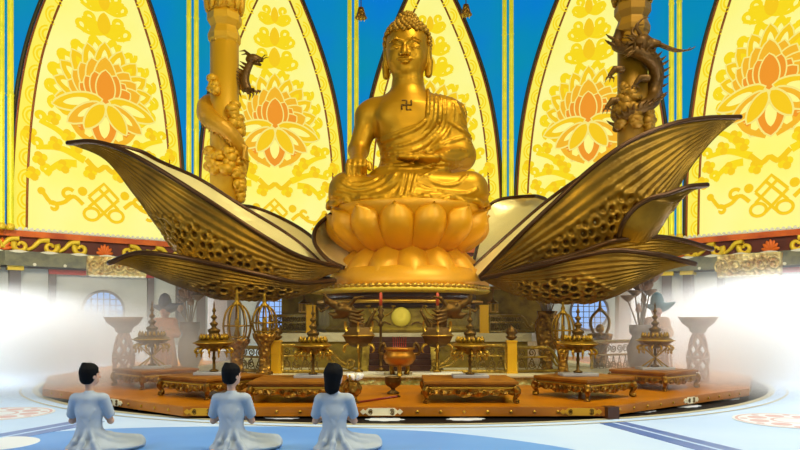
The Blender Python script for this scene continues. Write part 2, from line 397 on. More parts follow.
# ================================================================== round wall, one flat bay per arch
R = 31.0; RC = R * math.cos(math.radians(11.25)); HW = R * math.sin(math.radians(11.25)); WC = Vector((.26, 23, 0)); PH0 = 3.9
def bay_frame(i):
    ph = math.radians(PH0 + 22.5 * i)
    return Vector((WC.x + RC * math.sin(ph), WC.y + RC * math.cos(ph), 0)), -ph
Z0 = 7.35                                        # sill of the arches
SIDE = {-4: 'left', -3: 'left', -2: 'left', -1: 'back', 0: 'back', 1: 'back', 2: 'right', 3: 'right', 4: 'right'}
proto = None
for i in range(-4, 5):
    loc, rz = bay_frame(i)
    if proto is None:
        w = MB().box((0, .35, 3.65), (2 * HW + .1, .5, 7.3)).build('wall_' + SIDE[i], PLASTER, smooth=False)
        MB().box((-3.15, .02, 2.35), (.42, .3, 4.7)).build('door_post', POST, w, smooth=False)
        MB().box((3.15, .02, 2.35), (.42, .3, 4.7)).build('door_post', POST, w, smooth=False)
        MB().box((0, .02, 4.85), (6.72, .32, .34)).build('lintel', RED, w, smooth=False)
        for sx in (-1, 1):
            MB().box((sx * 5.3, -.05, 2.5), (.62, .5, 5.0)).build('wall_column', POST, w, smooth=False)
            MB().box((sx * 5.3, -.12, 5.0), (.9, .6, .35)).build('column_bracket', FR_SC, w, smooth=False)
        cz = 2.35
        rw = MB().lathe([(0, 0), (1.28, 0), (1.28, .1), (0, .1)], 40, M=Matrix.Translation((0, .08, cz)) @ Matrix.Rotation(PI / 2, 4, 'X')).build('round_window', GL_WIN, w, smooth=False)
        m = MB()
        m.tube([(1.34 * math.cos(t), -.02, cz + 1.34 * math.sin(t)) for t in np.linspace(0, 2 * PI, 40, endpoint=False)], .09, 8, closed=True)
        for q in (-.8, -.4, 0, .4, .8):
            L_ = math.sqrt(1.28 ** 2 - q * q); m.box((q, -.03, cz), (.05, .05, 2 * L_)); m.box((0, -.03, cz + q), (2 * L_, .05, .05))
        m.build('window_lattice', POST, rw)
        MB().box((0, -.15, 5.55), (2 * HW + .2, .9, .9)).build('beam', BEAM, w, smooth=False)
        m = MB()
        for k in range(7):
            x = -5.2 + k * 1.75
            m.prism([(x + .45 * (1 + .2 * math.cos(4 * t)) * math.cos(t), 5.55 + .42 + .09 * math.sin(t)) for t in np.linspace(0, 2 * PI, 16, endpoint=False)], -.62, -.58, axis='y')
            m.prism([(x + .9 + .1 * math.cos(t), 5.2 + .1 * math.sin(t)) for t in np.linspace(0, 2 * PI, 10, endpoint=False)], -.64, -.58, axis='y')
        m.build('beam_ornament', WHITE_T, w, smooth=False)
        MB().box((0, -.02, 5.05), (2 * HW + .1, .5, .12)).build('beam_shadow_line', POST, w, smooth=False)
        MB().box((0, 0, 6.45), (2 * HW + .1, .4, .92)).build('frieze', FRIEZE, w, smooth=False)
        MB().box((0, -.12, 7.08), (2 * HW + .15, .6, .36)).build('frieze_band', FR_OR, w, smooth=False)
        m = MB()
        for k in range(38):
            x = -6.05 + k * .327
            m.prism([(x + .13 * math.cos(t), 7.3 + .19 * math.sin(t)) for t in np.linspace(0, PI, 7)], -.42, -.36, axis='y')
        m.box((0, -.33, 7.28), (2 * HW, .1, .05)); m.build('frieze_trim', WHITE_T, w, smooth=False)
        m = MB()
        for sx in (-1, 1):
            for x0, s_ in ((1.5, 1), (3.3, -1), (5.0, 1)):
                pts = spiral(x0, 6.35, .12, .42, 0, 3.6 * PI / 2 + 1.2, 20)
                pts = [(sx * (x0 + (p[0] - x0) * s_), p[1]) for p in pts]
                m.tube([(p[0], -.25, p[1]) for p in pts], [.09 + .1 * q / 19 for q in range(20)], 6)
                x1 = x0 + .7 * s_
                arc = cr([(sx * (x0 + .1), 6.8), (sx * (x0 + .6), 6.72), (sx * (x0 + 1.0), 6.3), (sx * (x0 + 1.35), 6.1)], 12)
                m.tube([(p[0], -.25, p[1]) for p in arc], [.19 - .008 * q for q in range(12)], 6)
        m.build('frieze_scrolls', FR_SC, w)
        m = MB()
        for x0 in (0, -6.0, 6.0):
            for a in (-75, -45, -20, 0, 20, 45, 75):
                ar = math.radians(a); L_ = .72 - abs(a) * .002
                m.ball((0, 0, 0), (.12, .06, L_ / 2), 8, 6, M=Matrix.Translation((x0, -.25, 6.08)) @ Matrix.Rotation(ar, 4, 'Y') @ Matrix.Translation((0, 0, L_ / 2)))
        m.build('frieze_lotus', FR_LO, w)
        tag(w, kind='structure'); proto = w; w.location = loc; w.rotation_euler = (0, 0, rz)
    else:
        r = proto.copy(); COL.objects.link(r); r.name = 'wall_' + SIDE[i]; r.location = loc; r.rotation_euler = (0, 0, rz)
        for ch in kids(proto):
            c = ch.copy(); COL.objects.link(c); c.parent = r
            for g in kids(ch):
                d = g.copy(); COL.objects.link(d); d.parent = c
    b = MB().box((0, .4, 7.3 + 14), (2 * HW + .2, .2, 28)).build('window_%d' % (i + 5), GL_BLUE, smooth=False)
    b.location = loc; b.rotation_euler = (0, 0, rz); tag(b, kind='structure')

# ------------------------------------------------------------------ arches
PROF = [(7.35, 5.75), (11, 5.68), (14.5, 5.45), (17.5, 5.05), (20, 4.5), (22.5, 3.72), (25, 2.75), (27.5, 1.6), (30.3, 0.0)]
zz = np.linspace(7.35, 30.3, 48)
hw = np.array([cr([(z, h) for z, h in PROF], 200)[j] for j in range(200)])
half = lambda z: float(np.interp(z, hw[:, 0], hw[:, 1]))
def arch_poly(inset):
    top = 30.3 - inset * 2.4
    zs = [z for z in np.linspace(7.35 + (.05 if inset else 0), top, 46)]
    Rr = [(max(half(z) - inset * (1 + .15 * max(0, (z - 18) / 10)), 0), z) for z in zs]
    Ll = [(-a, z) for a, z in reversed(Rr)]
    return Rr + Ll
def petal2(cx, cz, ang, L_, W, n=24, tip=.9):
    """pointed petal outline growing from (cx,cz) in direction ang from vertical"""
    out = []
    for s_ in (1, -1):
        for t in (np.linspace(0, 1, n // 2) if s_ == 1 else np.linspace(1, 0, n // 2)[1:-1]):
            w = W * (math.sin(PI * t ** tip)) ** .62 * s_ if 0 < t < 1 else 0
            out.append((w / 2, t * L_))
    ca, sa = math.cos(ang), math.sin(ang)
    return [(cx + x * ca + z * sa, cz - x * sa + z * ca) for x, z in out]
class Lay:
    """flat inlay pieces stacked a few millimetres apart"""
    def __init__(s, y): s.mb = MB(); s.y = y
    def fill(s, poly, mi):
        s.y -= .0035; ar = sum(poly[i][0] * poly[(i + 1) % len(poly)][1] - poly[(i + 1) % len(poly)][0] * poly[i][1] for i in range(len(poly)))
        p = poly if ar > 0 else poly[::-1]
        s.mb.add([(q[0], s.y, q[1]) for q in p], [tuple(range(len(p)))], mi)
    def line(s, pts, w, mi, closed=False): s.y -= .0035; s.mb.ribbon(pts, w, s.y, mi, closed)
    def petal(s, cx, cz, ang, L_, W, mi, li=None, lw=.09, inner=None):
        p = petal2(cx, cz, ang, L_, W); s.fill(p, mi)
        if inner is not None: s.fill(petal2(cx + math.sin(ang) * L_ * .22, cz + math.cos(ang) * L_ * .22, ang, L_ * .55, W * .42), inner)
        if li is not None: s.line(p, lw, li, True)
PAL = [GL_Y, GL_Y2, GL_O1, GL_O2, GL_LINE, GL_PALE]
def lotus_ornament():
    l = Lay(-.06); cz = 16.2
    for a in (-104, -84, -64, -45, -27, -9, 9, 27, 45, 64, 84, 104):      # leafy crown
        ar = math.radians(a); L_ = 4.7 - abs(a) * .014
        l.petal(0, cz - .2, ar * .92, L_, 2.1, 0, None)
        l.line(spiral(L_ * .93 * math.sin(ar * .92), cz - .2 + L_ * .93 * math.cos(ar * .92), .1, .42, ar, ar + 2 * PI, 14), .26, 0)
        l.petal(L_ * .5 * math.sin(ar * .92), cz - .2 + L_ * .5 * math.cos(ar * .92), ar * .92, L_ * .4, .6, 5)
    for a in (-94, -72, -52, -34, -17, 0, 17, 34, 52, 72, 94):
        ar = math.radians(a); L_ = 4.0 - abs(a) * .01; l.petal(0, cz, ar, L_, 1.5, 1, 4, .1)
        l.petal(L_ * .45 * math.sin(ar), cz + L_ * .45 * math.cos(ar), ar, L_ * .42, .5, 5 if abs(a) % 4 < 2 else 0)
    for a in (-70, -52, -35, -18, 18, 35, 52, 70, 0):
        ar = math.radians(a); l.petal(0, cz - .1, ar * .95, 3.1 - abs(a) * .008, 1.55, 2, 4, .1)
    for a in (-56, -38, -19, 38, 56, 19, 0):
        ar = math.radians(a); l.petal(0, cz - .2, ar, 2.3 - abs(a) * .006, 1.25, 3, 4, .09)
    for sx in (-1, 1):                                              # drooping side leaves
        l.petal(sx * .2, cz + .1, sx * math.radians(106), 3.2, 1.2, 1, 4, .12); l.petal(sx * 1.0, cz - .1, sx * math.radians(106), 1.7, .5, 5)
        l.petal(sx * .2, cz - .2, sx * math.radians(126), 2.7, 1.1, 2, 4, .12); l.petal(sx * .7, cz - .55, sx * math.radians(126), 1.3, .4, 5)
        l.petal(sx * .1, cz - .2, sx * math.radians(146), 2.2, 1.0, 1, 4, .12)
    return l
def calyx_ornament():
    l = Lay(-.09); cz = 14.6
    for sx in (-1, 1):
        l.petal(0, cz + 1.2, sx * math.radians(152), 2.7, 1.7, 2, 4, .14); l.petal(sx * .45, cz + .4, sx * math.radians(152), 1.5, .7, 5)
        l.petal(sx * .1, cz + 1.0, sx * math.radians(122), 2.2, 1.1, 3, 4, .1); l.petal(sx * .1, cz + 1.3, sx * math.radians(100), 1.9, .9, 2, 4, .1)
        l.line(spiral(sx * 1.5, cz - .1, .08, .55, PI / 2, PI / 2 + sx * 2.2 * PI), .26, 3); l.line(spiral(sx * 2.3, cz + .7, .08, .45, PI / 2, PI / 2 + sx * 2.2 * PI), .24, 1)
        l.line(cr([(sx * .3, cz - 1.3), (sx * 1.0, cz - 1.0), (sx * 1.6, cz - .6), (sx * 2.1, cz + .2)], 12), .34, 2)
    l.petal(0, cz + 1.3, PI, 2.7, 1.7, 3, 4, .12); l.petal(0, cz + .7, PI, 1.5, .7, 5)
    ring = lambda s_: [(s_ * 1.35 * math.cos(t) * (1 + .16 * math.cos(3 * t)), cz + 1.25 + s_ * .62 * math.sin(t)) for t in np.linspace(0, 2 * PI, 30, endpoint=False)]
    l.fill(ring(1.0), 3); l.line(ring(1.0), .09, 4, True); l.fill(ring(.7), 2); l.line(ring(.7), .07, 4, True)
    l.fill([(.3 * math.cos(t), cz + 1.25 + .24 * math.sin(t)) for t in np.linspace(0, 2 * PI, 14, endpoint=False)], 4)
    return l
def leaf_scrolls():
    l = Lay(-.06)
    for sx in (-1, 1):
        for x0, z0, x1, z1 in ((1.5, 12.6, 3.9, 14.3), (1.2, 12.2, 4.1, 12.6), (1.7, 11.9, 3.6, 11.0)):
            pts = cr([(sx * x0, z0), (sx * (x0 + x1) / 2, (z0 + z1) / 2 + .35), (sx * x1, z1)], 12)
            l.line(pts, [.5 - .02 * k for k in range(12)], 0)
            l.line(spiral(sx * x1, z1 + .3, .06, .36, -PI / 2, -PI / 2 + sx * 1.9 * PI, 16), .3, 0)
        for bx, bz in ((2.2, 13.6), (3.1, 14.6), (4.5, 13.4), (3.0, 13.0), (2.5, 11.6), (3.9, 11.9), (4.3, 10.9), (.9, 11.4), (1.7, 13.0)):
            for q in range(4):
                an = q * PI / 2 + .4; l.fill([(sx * bx + .22 * math.cos(an) + .25 * math.cos(t), bz + .22 * math.sin(an) + .25 * math.sin(t)) for t in np.linspace(0, 2 * PI, 10, endpoint=False)], q % 2)
    l.line(cr([(-1.2, 12.2), (-.5, 11.6), (0, 11.9), (.5, 11.6), (1.2, 12.2)], 16), .34, 1)
    return l
def knot_ornament():
    l = Lay(-.06); cz = 9.4; d = .44; w = .2
    R2 = lambda u, v: ((u - v) * .7071, cz + .1 + (u + v) * .7071)          # diamond grid axes
    for k in (-1, 1):
        l.line([R2(k * d, -2.1 * d), R2(k * d, 2.1 * d)], w, 1); l.line([R2(-2.1 * d, k * d), R2(2.1 * d, k * d)], w, 1)
    l.line([R2(-d, 2.1 * d), R2(d, 2.1 * d)], w, 1); l.line([R2(2.1 * d, -d), R2(2.1 * d, d)], w, 1); l.line([R2(d, 2.1 * d), R2(2.1 * d, 2.1 * d), R2(2.1 * d, d)], w, 1)
    for sx in (-1, 1):
        bx, bz = R2(*((0, -2.5 * d) if sx > 0 else (-2.5 * d, 0)))
        l.line([(bx + .48 * math.cos(t), bz + .4 * math.sin(t)) for t in np.linspace(0, 2 * PI, 18, endpoint=False)], w, 1, True)
        l.line(cr([(sx * 1.3, cz - .1), (sx * 1.9, cz + .35), (sx * 2.5, cz - .1), (sx * 3.2, cz - .2), (sx * 3.7, cz + .4)], 20), .26, 1)
        l.line(spiral(sx * 2.25, cz + .45, .08, .42, 0, sx * 1.8 * PI, 14), .24, 1); l.line(spiral(sx * 3.1, cz - .45, .06, .35, PI, PI - sx * 1.8 * PI, 14), .24, 1)
        l.fill([(sx * 3.8 + .24 * math.cos(t), cz + .5 + .24 * math.sin(t)) for t in np.linspace(0, 2 * PI, 12, endpoint=False)], 1)
        l.fill([(sx * 1.35 + .3 * math.cos(t), cz + .75 + .3 * math.sin(t)) for t in np.linspace(0, 2 * PI, 12, endpoint=False)], 1)
    return l
def crown_ornament():
    l = Lay(-.06)
    for z, L_, W in ((20.7, 1.5, 1.0), (22.3, 1.4, .85), (24.0, 1.2, .65)):
        for sx in (-1, 1):
            l.petal(0, z, sx * math.radians(58), L_ * 1.1, W * .9, 0)
            for q, zz_ in ((1.0, .95), (1.5, .35)):
                l.line(spiral(sx * W * q, z + zz_, .08, .4 * W + .05, -PI / 2, -PI / 2 + sx * 1.9 * PI, 14), .26, 0)
            l.line(cr([(0, z + .1), (sx * W * .9, z - .1), (sx * W * 1.7, z + .2)], 10), .25, 0)
        l.petal(0, z, 0, L_ * 1.0, W * .85, 1)
    return l
def scallops():
    l = Lay(-.06)
    for sx in (-1, 1):
        z = 7.9
        while z < 27:
            x = half(z) - .72 - .1 * max(0, (z - 18) / 10)
            for r_, w_ in ((.5, .1), (.3, .12)):
                l.line([(sx * (x - .38 + r_ * 1.0 * math.cos(t)), z + r_ * 1.15 * math.sin(t)) for t in np.linspace(-PI / 2, PI / 2, 9)], w_, 0)
            z += 1.32
    return l
arch_labels = ['arched backlit yellow panel with orange lotus at far left, above the raised bronze petal tip',
               'arched backlit yellow panel with pale orange lotus, behind the column with the coiled dragon tail',
               'arched backlit yellow panel straight behind the seated golden statue',
               'arched backlit yellow panel with orange lotus, between the statue and the horned dragon column',
               'arched backlit yellow panel with orange lotus at far right, beyond the largest bronze petal']
aproto = None
for q, i in enumerate((-2, -1, 0, 1, 2)):
    loc, rz = bay_frame(i)
    if aproto is None:
        A = thing('arched_wall_panel', arch_labels[q], 'panel', loc, rz, 'arched panels round the hall')
        MB().prism(arch_poly(.28), -.03, .12, axis='y').build('border_glass', GL_BORD, A, smooth=False)
        MB().prism(arch_poly(1.12), -.05, .0, axis='y').build('field_glass', GL_PALE, A, smooth=False)
        po = arch_poly(.12); n = len(po)
        m = MB().tube([(p[0], .0, p[1]) for p in po[:n // 2]] + [(p[0], .0, p[1]) for p in po[n // 2:]], .13, 6); m.build('outer_frame', FRAME_D, A)
        m = MB().tube([(p[0], -.1, p[1]) for p in arch_poly(.3)], .07, 6); m.build('gilt_edge', FRAME_B, A)
        m = MB().tube([(p[0], -.08, p[1]) for p in arch_poly(1.12)], .075, 6); m.build('inner_moulding', FRAME_B, A)
        lotus_ornament().mb.build('lotus_motif', PAL, A, smooth=False); calyx_ornament().mb.build('calyx_motif', PAL, A, smooth=False)
        leaf_scrolls().mb.build('leaf_scroll_motif', PAL, A, smooth=False); knot_ornament().mb.build('endless_knot_motif', PAL, A, smooth=False)
        crown_ornament().mb.build('crown_motif', PAL, A, smooth=False); scallops().mb.build('scallop_border', [GL_Y] * 6, A, smooth=False)
        aproto = A
    else: dup(aproto, arch_labels[q], loc, rz)

# ------------------------------------------------------------------ pairs of poles between the arches
pole_labels = ['pair of tall yellow poles at the far left edge, left of the first arched panel', 'pair of tall yellow poles left of the golden dragon column',
               'pair of tall yellow poles just left of the seated statue', 'pair of tall yellow poles just right of the seated statue', 'pair of tall yellow poles right of the horned dragon column']
pp = None
for q, i in enumerate((-3, -2, -1, 0, 1)):
    ph = math.radians(PH0 + 22.5 * i + 11.25); loc = Vector((WC.x + (R - .75) * math.sin(ph), WC.y + (R - .75) * math.cos(ph), 7.25))
    if pp is None:
        pp = thing('wall_pole_pair', pole_labels[q], 'pole', loc, -ph, 'pole pairs between the arched panels')
        for sx in (-1, 1):
            o = MB().lathe([(.21, 0), (.23, .1), (.19, .2), (.18, 8), (.21, 8.1), (.18, 8.2), (.17, 16), (.2, 16.1), (.17, 16.2), (.16, 25)], 10, (sx * .26, 0, 0)).build('pole', POLE, pp)
            MB().lathe([(.24, 0), (.26, .15), (.2, .35)], 10, (sx * .26, 0, 0)).build('pole_foot', FR_SC, o)
    else: dup(pp, pole_labels[q], loc, -ph)

# carved brackets on the beam
BRK = mat('gilt_white_bracket', (226, 206, 140), .25, .4, bump=('voronoi', 4, 1.0, .15), vary=((168, 120, 52), 2.2))
def bracket(px, py, Y, w, h, rz, lab):
    c = P(px, py, Y); t = thing('carved_beam_bracket', lab, 'bracket', c, rz, 'carved white and gilt brackets')
    fr = MB().box((0, 0, 0), (w, .5, h)).build('backing', BRK, t, smooth=False, bevel=.06)
    m = MB()
    for k in range(5):
        x = -w * .4 + k * w * .2
        m.tube([(p[0], -.3, p[1]) for p in spiral(x, 0, .06, h * .36, k * 1.3, k * 1.3 + 3.4 * PI, 18)], .06, 6)
    m.build('scroll_carving', BRK, t)
    m = MB()
    xs = np.linspace(-w * .48, w * .48, 81); m.tube([(x, -.22, -h * .5) for x in xs], [.035 + .055 * abs(math.sin(10 * PI * (x / (w * .96) + .5))) for x in xs], 7)
    m.build('beaded_moulding', WHITE_T, t)
bracket(117, 267, 41, 3.3, 1.15, .62, 'carved white and gilt beam bracket at left, beside the low left petal tip')
bracket(749, 265, 41, 3.5, 1.35, -.72, 'carved white and gilt beam bracket at right, above the misty bowl stand')
# ================================================================== seated golden statue
BY = 23.2                                         # distance of the statue's axis from the eye
SB = F_PX / BY                                    # px per metre there
BASE_PY, BASE_PX = 210.5, 408.0
BO = P(BASE_PX, BASE_PY, BY)
def bu(px, py, y=-.9): return ((px - 400) / F_PX * (BY + y) - BO.x, y, EYE + (HOR - py) / F_PX * (BY + y) - BO.z)
def c2(cx, cy): return (320 + cx / 4.444, 100 + cy / 4.444)
statue = thing('seated_statue', 'giant golden seated statue cross-legged on the lotus seat, one hand on its knee', 'statue', BO)
h = .03
f = Field((-2.9, -2.5, -.12), (2.9, 1.5, 6.6), h)
# torso
f.ell((0, .1, .75), (1.25, .95, .8), .3)
f.cap((0, .1, .8), (0, .12, 2.2), .92, .86, .4)
f.ell((-.02, .05, 2.85), (1.12, .72, .9), .4)
f.ell((-.48, -.42, 3.05), (.54, .3, .42), .3); f.ell((.48, -.42, 3.05), (.54, .3, .42), .3)
f.cap((-.98, .12, 3.42), (.98, .12, 3.42), .42, .42, .4)
f.cap((0, .15, 3.5), (0, .1, 4.15), .9, .5, .4)
f.cap((0, .1, 3.7), (0, .02, 4.7), .53, .5, .2)
# lap and crossed legs
f.cap((-.75, -.1, .5), (-1.95, -1.05, .5), .56, .5, .3)
f.cap((.75, -.1, .5), (1.95, -1.05, .5), .56, .5, .3)
f.cap((-1.98, -1.1, .45), (.2, -1.6, .38), .44, .34, .25)
f.cap((1.98, -1.1, .48), (-.3, -1.62, .62), .46, .32, .25)
f.ell((0, -.7, .12), (2.45, 1.45, .3), .25)
f.ell((0, -.75, .55), (1.3, .8, .5), .3)
fr = f.copy()                                      # what the robe lies on (left arm only)
for g in (f, fr):
    g.ell((1.37, .12, 3.24), (.5, .48, .5), .3)
    g.cap((1.4, .12, 3.12), (1.78, .1, 1.9), .44, .42, .25)
    g.ell((1.1, -.05, 1.95), (.55, .5, .8), .2)
    g.cap((1.78, .05, 1.8), (1.0, -.95, 1.42), .4, .27, .25)
f.ell((-1.3, .12, 3.22), (.47, .46, .48), .3)
f.cap((-1.34, .12, 3.12), (-1.66, .0, 2.05), .4, .33, .2)
f.cap((-1.66, 0, 2.0), (-1.64, -.85, 1.5), .33, .24, .15)
f.ell((-1.63, -1.12, 1.36), (.29, .36, .2), .12, rot=(.55, 0, 0))
for k, x in enumerate((-1.9, -1.73, -1.56, -1.4)):   # fingers over the knee
    L_ = (.6, .72, .68, .56)[k]; y0 = f.front(x, 1.0, -1.3) - .02
    f.chain([(x * .98 - .02, -1.28, 1.36), (x, min(y0 - .02, -1.42), 1.2), (x, f.front(x, .9, -1.5) - .04, .92), (x + .01, f.front(x, .7, -1.5) - .03, 1.2 - L_)], [.095, .09, .085, .07], .03)
f.chain([(-1.42, -1.0, 1.4), (-1.25, -1.3, 1.25), (-1.22, -1.4, 1.1)], [.1, .09, .075], .04)
# left hand, palm up in the lap
f.ell((0, -.95, 1.05), (1.15, .55, .34), .2); fr.ell((0, -.95, 1.0), (1.15, .5, .34), .2)
f.ell((.62, -1.4, 1.42), (.36, .28, .13), .1); f.cap((1.0, -1.0, 1.44), (.7, -1.35, 1.43), .25, .18, .1)
for k in range(4):
    y = -1.24 - k * .12; f.chain([(.42, y, 1.44), (.02, y - .02, 1.42), (-.36 + .05 * abs(k - 1.5), y - .01, 1.45)], [.085, .08, .065], .03)
f.chain([(.6, -1.25, 1.5), (.4, -1.15, 1.6), (.2, -1.17, 1.62)], [.09, .08, .065], .04)
# head, turned a little
HCn = Vector((-.03, .05, 5.3)); Ry = Matrix.Rotation(math.radians(-7), 3, 'Z') @ Matrix.Rotation(math.radians(5), 3, 'X')
def hd(x, y, z): return tuple(HCn + Ry @ Vector((x, y, z)))
hr = tuple((Ry).to_euler())
f.ell(hd(0, .12, .3), (.72, .8, .78), .1, rot=hr)
f.ell(hd(0, -.08, -.1), (.68, .66, .8), .15, rot=hr)
f.ell(hd(0, -.22, -.5), (.42, .42, .36), .2, rot=hr)
f.ell(hd(-.3, -.42, -.25), (.26, .22, .3), .15, rot=hr); f.ell(hd(.3, -.42, -.25), (.26, .22, .3), .15, rot=hr)
f.ell(hd(0, -.52, -.66), (.2, .15, .13), .12, rot=hr)
f.cap(hd(0, -.7, .12), hd(0, -.86, -.2), .06, .1, .08); f.ell(hd(-.11, -.74, -.22), (.08, .09, .065), .05); f.ell(hd(.11, -.74, -.22), (.08, .09, .065), .05)
for sx in (-1, 1):
    f.ell(hd(sx * .3, -.76, .06), (.24, .12, .09), .06, cut=True, rot=hr)          # socket
    f.ell(hd(sx * .29, -.58, .04), (.22, .12, .1), .05, rot=hr)                # lowered lid
    f.chain([hd(sx * .1, -.69, .03), hd(sx * .29, -.735, -.025), hd(sx * .5, -.6, .04)], [.018, .03, .02], .01)
    f.chain([hd(sx * .06, -.72, .2), hd(sx * .3, -.74, .3), hd(sx * .56, -.54, .2)], [.03, .04, .02], .04)
    f.ell(hd(sx * .73, .1, -.08), (.1, .2, .38), .06, rot=hr); f.cap(hd(sx * .75, .06, -.3), hd(sx * .72, .0, -.72), .13, .12, .06)
    f.ell(hd(sx * .1, -.73, -.385), (.15, .09, .045), .04, rot=hr)
f.ell(hd(0, -.72, -.47), (.16, .09, .06), .04, rot=hr)
f.ell(hd(0, -.83, -.425), (.22, .06, .018), .02, cut=True, rot=hr)
for z in (4.3, 4.45): f.chain([(.5 * math.sin(a) - .01, .04 - .5 * math.cos(a), z) for a in np.linspace(-1.2, 1.2, 9)], .025, .03)
# robe over the left shoulder, waist and legs
X, Y, Z = fr.grid()
edge_d = np.where(Z > 2.85, .62 - X, (Z - (2.35 + .5 * np.clip((X + 1.1) / 1.7, 0, 1) ** 1.5)) * .9)
fr.F = np.maximum(fr.F - .055, edge_d.astype(np.float32))
def fold(pts, r=.05, k=.06, n=26):
    out = []
    for p in cr([c2(*p) for p in pts], n):
        y = -.9
        for _k in range(3):
            x, _, z = bu(p[0], p[1], y); y_ = min(fr.front(x, z, 9), f.front(x, z, 9)); y = y_ if y_ < 8 else y
        y = y_
        if y < 8: out.append((x, y + r * .15, z))
    if len(out) > 1:
        L_ = len(out); fr.chain(out, [r * (.55 + .45 * math.sin(PI * min(max(q / (L_ - 1), .12), .88))) for q in range(L_)], k)
for pts, r in (([(482, -50), (480, 20), (472, 80), (432, 122), (370, 150), (300, 177), (258, 190)], .06),
               ([(515, -70), (518, 30), (503, 110), (450, 165), (380, 197), (262, 215)], .05),
               ([(550, -60), (556, 40), (543, 120), (490, 180), (420, 222), (270, 240)], .05),
               ([(585, -40), (592, 60), (575, 130), (530, 190), (460, 232), (380, 252), (275, 264)], .05),
               ([(500, -70), (500, 30), (490, 95), (445, 150)], .035), ([(535, -60), (538, 40), (525, 115), (470, 176)], .035),
               ([(575, 95), (618, 125), (658, 152), (686, 188)], .06), ([(600, 0), (625, 60), (650, 110)], .05), ([(618, -20), (645, 50), (662, 110)], .04),
               ([(530, 205), (590, 182), (640, 170), (675, 195)], .05), ([(480, 235), (540, 260), (600, 270), (660, 250)], .05), ([(560, 230), (610, 220), (650, 225)], .04),
               ([(95, 362), (150, 392), (220, 387), (280, 358), (305, 330)], .06), ([(75, 398), (170, 418), (255, 402), (312, 362), (335, 328)], .05),
               ([(60, 425), (180, 436), (290, 420), (345, 380), (370, 328)], .05), ([(100, 345), (150, 372), (215, 368), (262, 345)], .04),
               ([(425, 372), (480, 397), (560, 412), (650, 417), (695, 398)], .06), ([(435, 352), (500, 322), (560, 306), (640, 300), (705, 320)], .05),
               ([(455, 342), (540, 378), (610, 372), (655, 330)], .045), ([(400, 330), (390, 380), (380, 430)], .045), ([(375, 330), (362, 385), (350, 425)], .045), ([(430, 330), (420, 360), (405, 420)], .04),
               ([(275, 285), (330, 292), (390, 285), (440, 262)], .05), ([(290, 300), (400, 305), (520, 285), (600, 290), (690, 310)], .05)):
    fold(pts, r)
hem = []
for a in np.linspace(PI * 1.02, PI * 1.98, 60):
    hem.append((2.62 * math.cos(a), -.55 + 1.6 * math.sin(a) + .06 * math.sin(a * 24), .03 + .05 * math.sin(a * 17)))
fr.chain(hem, .08, .06)
f.build('body', GOLD, statue)
fr.build('robe', GOLD, statue)
# curled hair
hf = Field((-1.0, -1.0, 4.75), (1.0, 1.2, 6.85), .02)
hf.ell(hd(0, .16, .36), (.76, .82, .76), .05, rot=hr); hf.ell(hd(0, .2, -.05), (.76, .72, .6), .1, rot=hr)
hf.ell(hd(0, .15, 1.02), (.36, .38, .34), .15)
Xh, Yh, Zh = hf.grid()
lx = Xh - HCn.x; ly = Yh - HCn.y; lz = Zh - HCn.z
hf.F = np.maximum(hf.F, np.minimum((.6 - lz - .0 * lx), np.maximum(-.1 - ly, -.6 - ly * 0) * -1 * 0 + (.0 - ly)) + np.zeros_like(hf.F)).astype(np.float32)
hf.F = np.maximum(hf.F, (-.5 - lz + .0 * lx) + np.zeros_like(hf.F)).astype(np.float32)
N_ = 230
for q in range(N_):
    zq = 1 - 1.25 * (q + .5) / N_; a = q * 2.399963; rr = math.sqrt(max(0, 1 - zq * zq))
    d = Vector((rr * math.cos(a), rr * math.sin(a), zq))
    p = Vector((d.x * .78, .16 + d.y * .84, .36 + d.z * .78))
    if p.y < -.08 and p.z < .6: continue
    if p.z < -.45: continue
    hf.ell(hd(*p), (.075, .075, .075), .01)
for q in range(46):
    zq = 1 - 1.1 * (q + .5) / 46; a = q * 2.399963; rr = math.sqrt(max(0, 1 - zq * zq))
    hf.ell(hd(.37 * rr * math.cos(a), .15 + .39 * rr * math.sin(a), 1.02 + .35 * zq), (.066, .066, .066), .01)
hf.build('curled_hair', GOLD_HAIR, statue)
# chest emblem
em = MB(); cx, cy = 406.5, 106.8; u = 2.4
def seg(pts):
    w = []
    for a, b in zip(pts[:-1], pts[1:]):
        for t in np.linspace(0, 1, 7):
            x, _, z = bu(cx + (a[0] + (b[0] - a[0]) * t) * u, cy - (a[1] + (b[1] - a[1]) * t) * u, -.62); w.append((x, f.front(x, z, -.8) - .015, z))
    em.tube(w, .032, 6)
seg([(-2, -2), (-2, 0), (2, 0), (2, 2)]); seg([(-2, 2), (0, 2), (0, -2), (2, -2)])
em.build('chest_emblem', BRASS_D, statue)

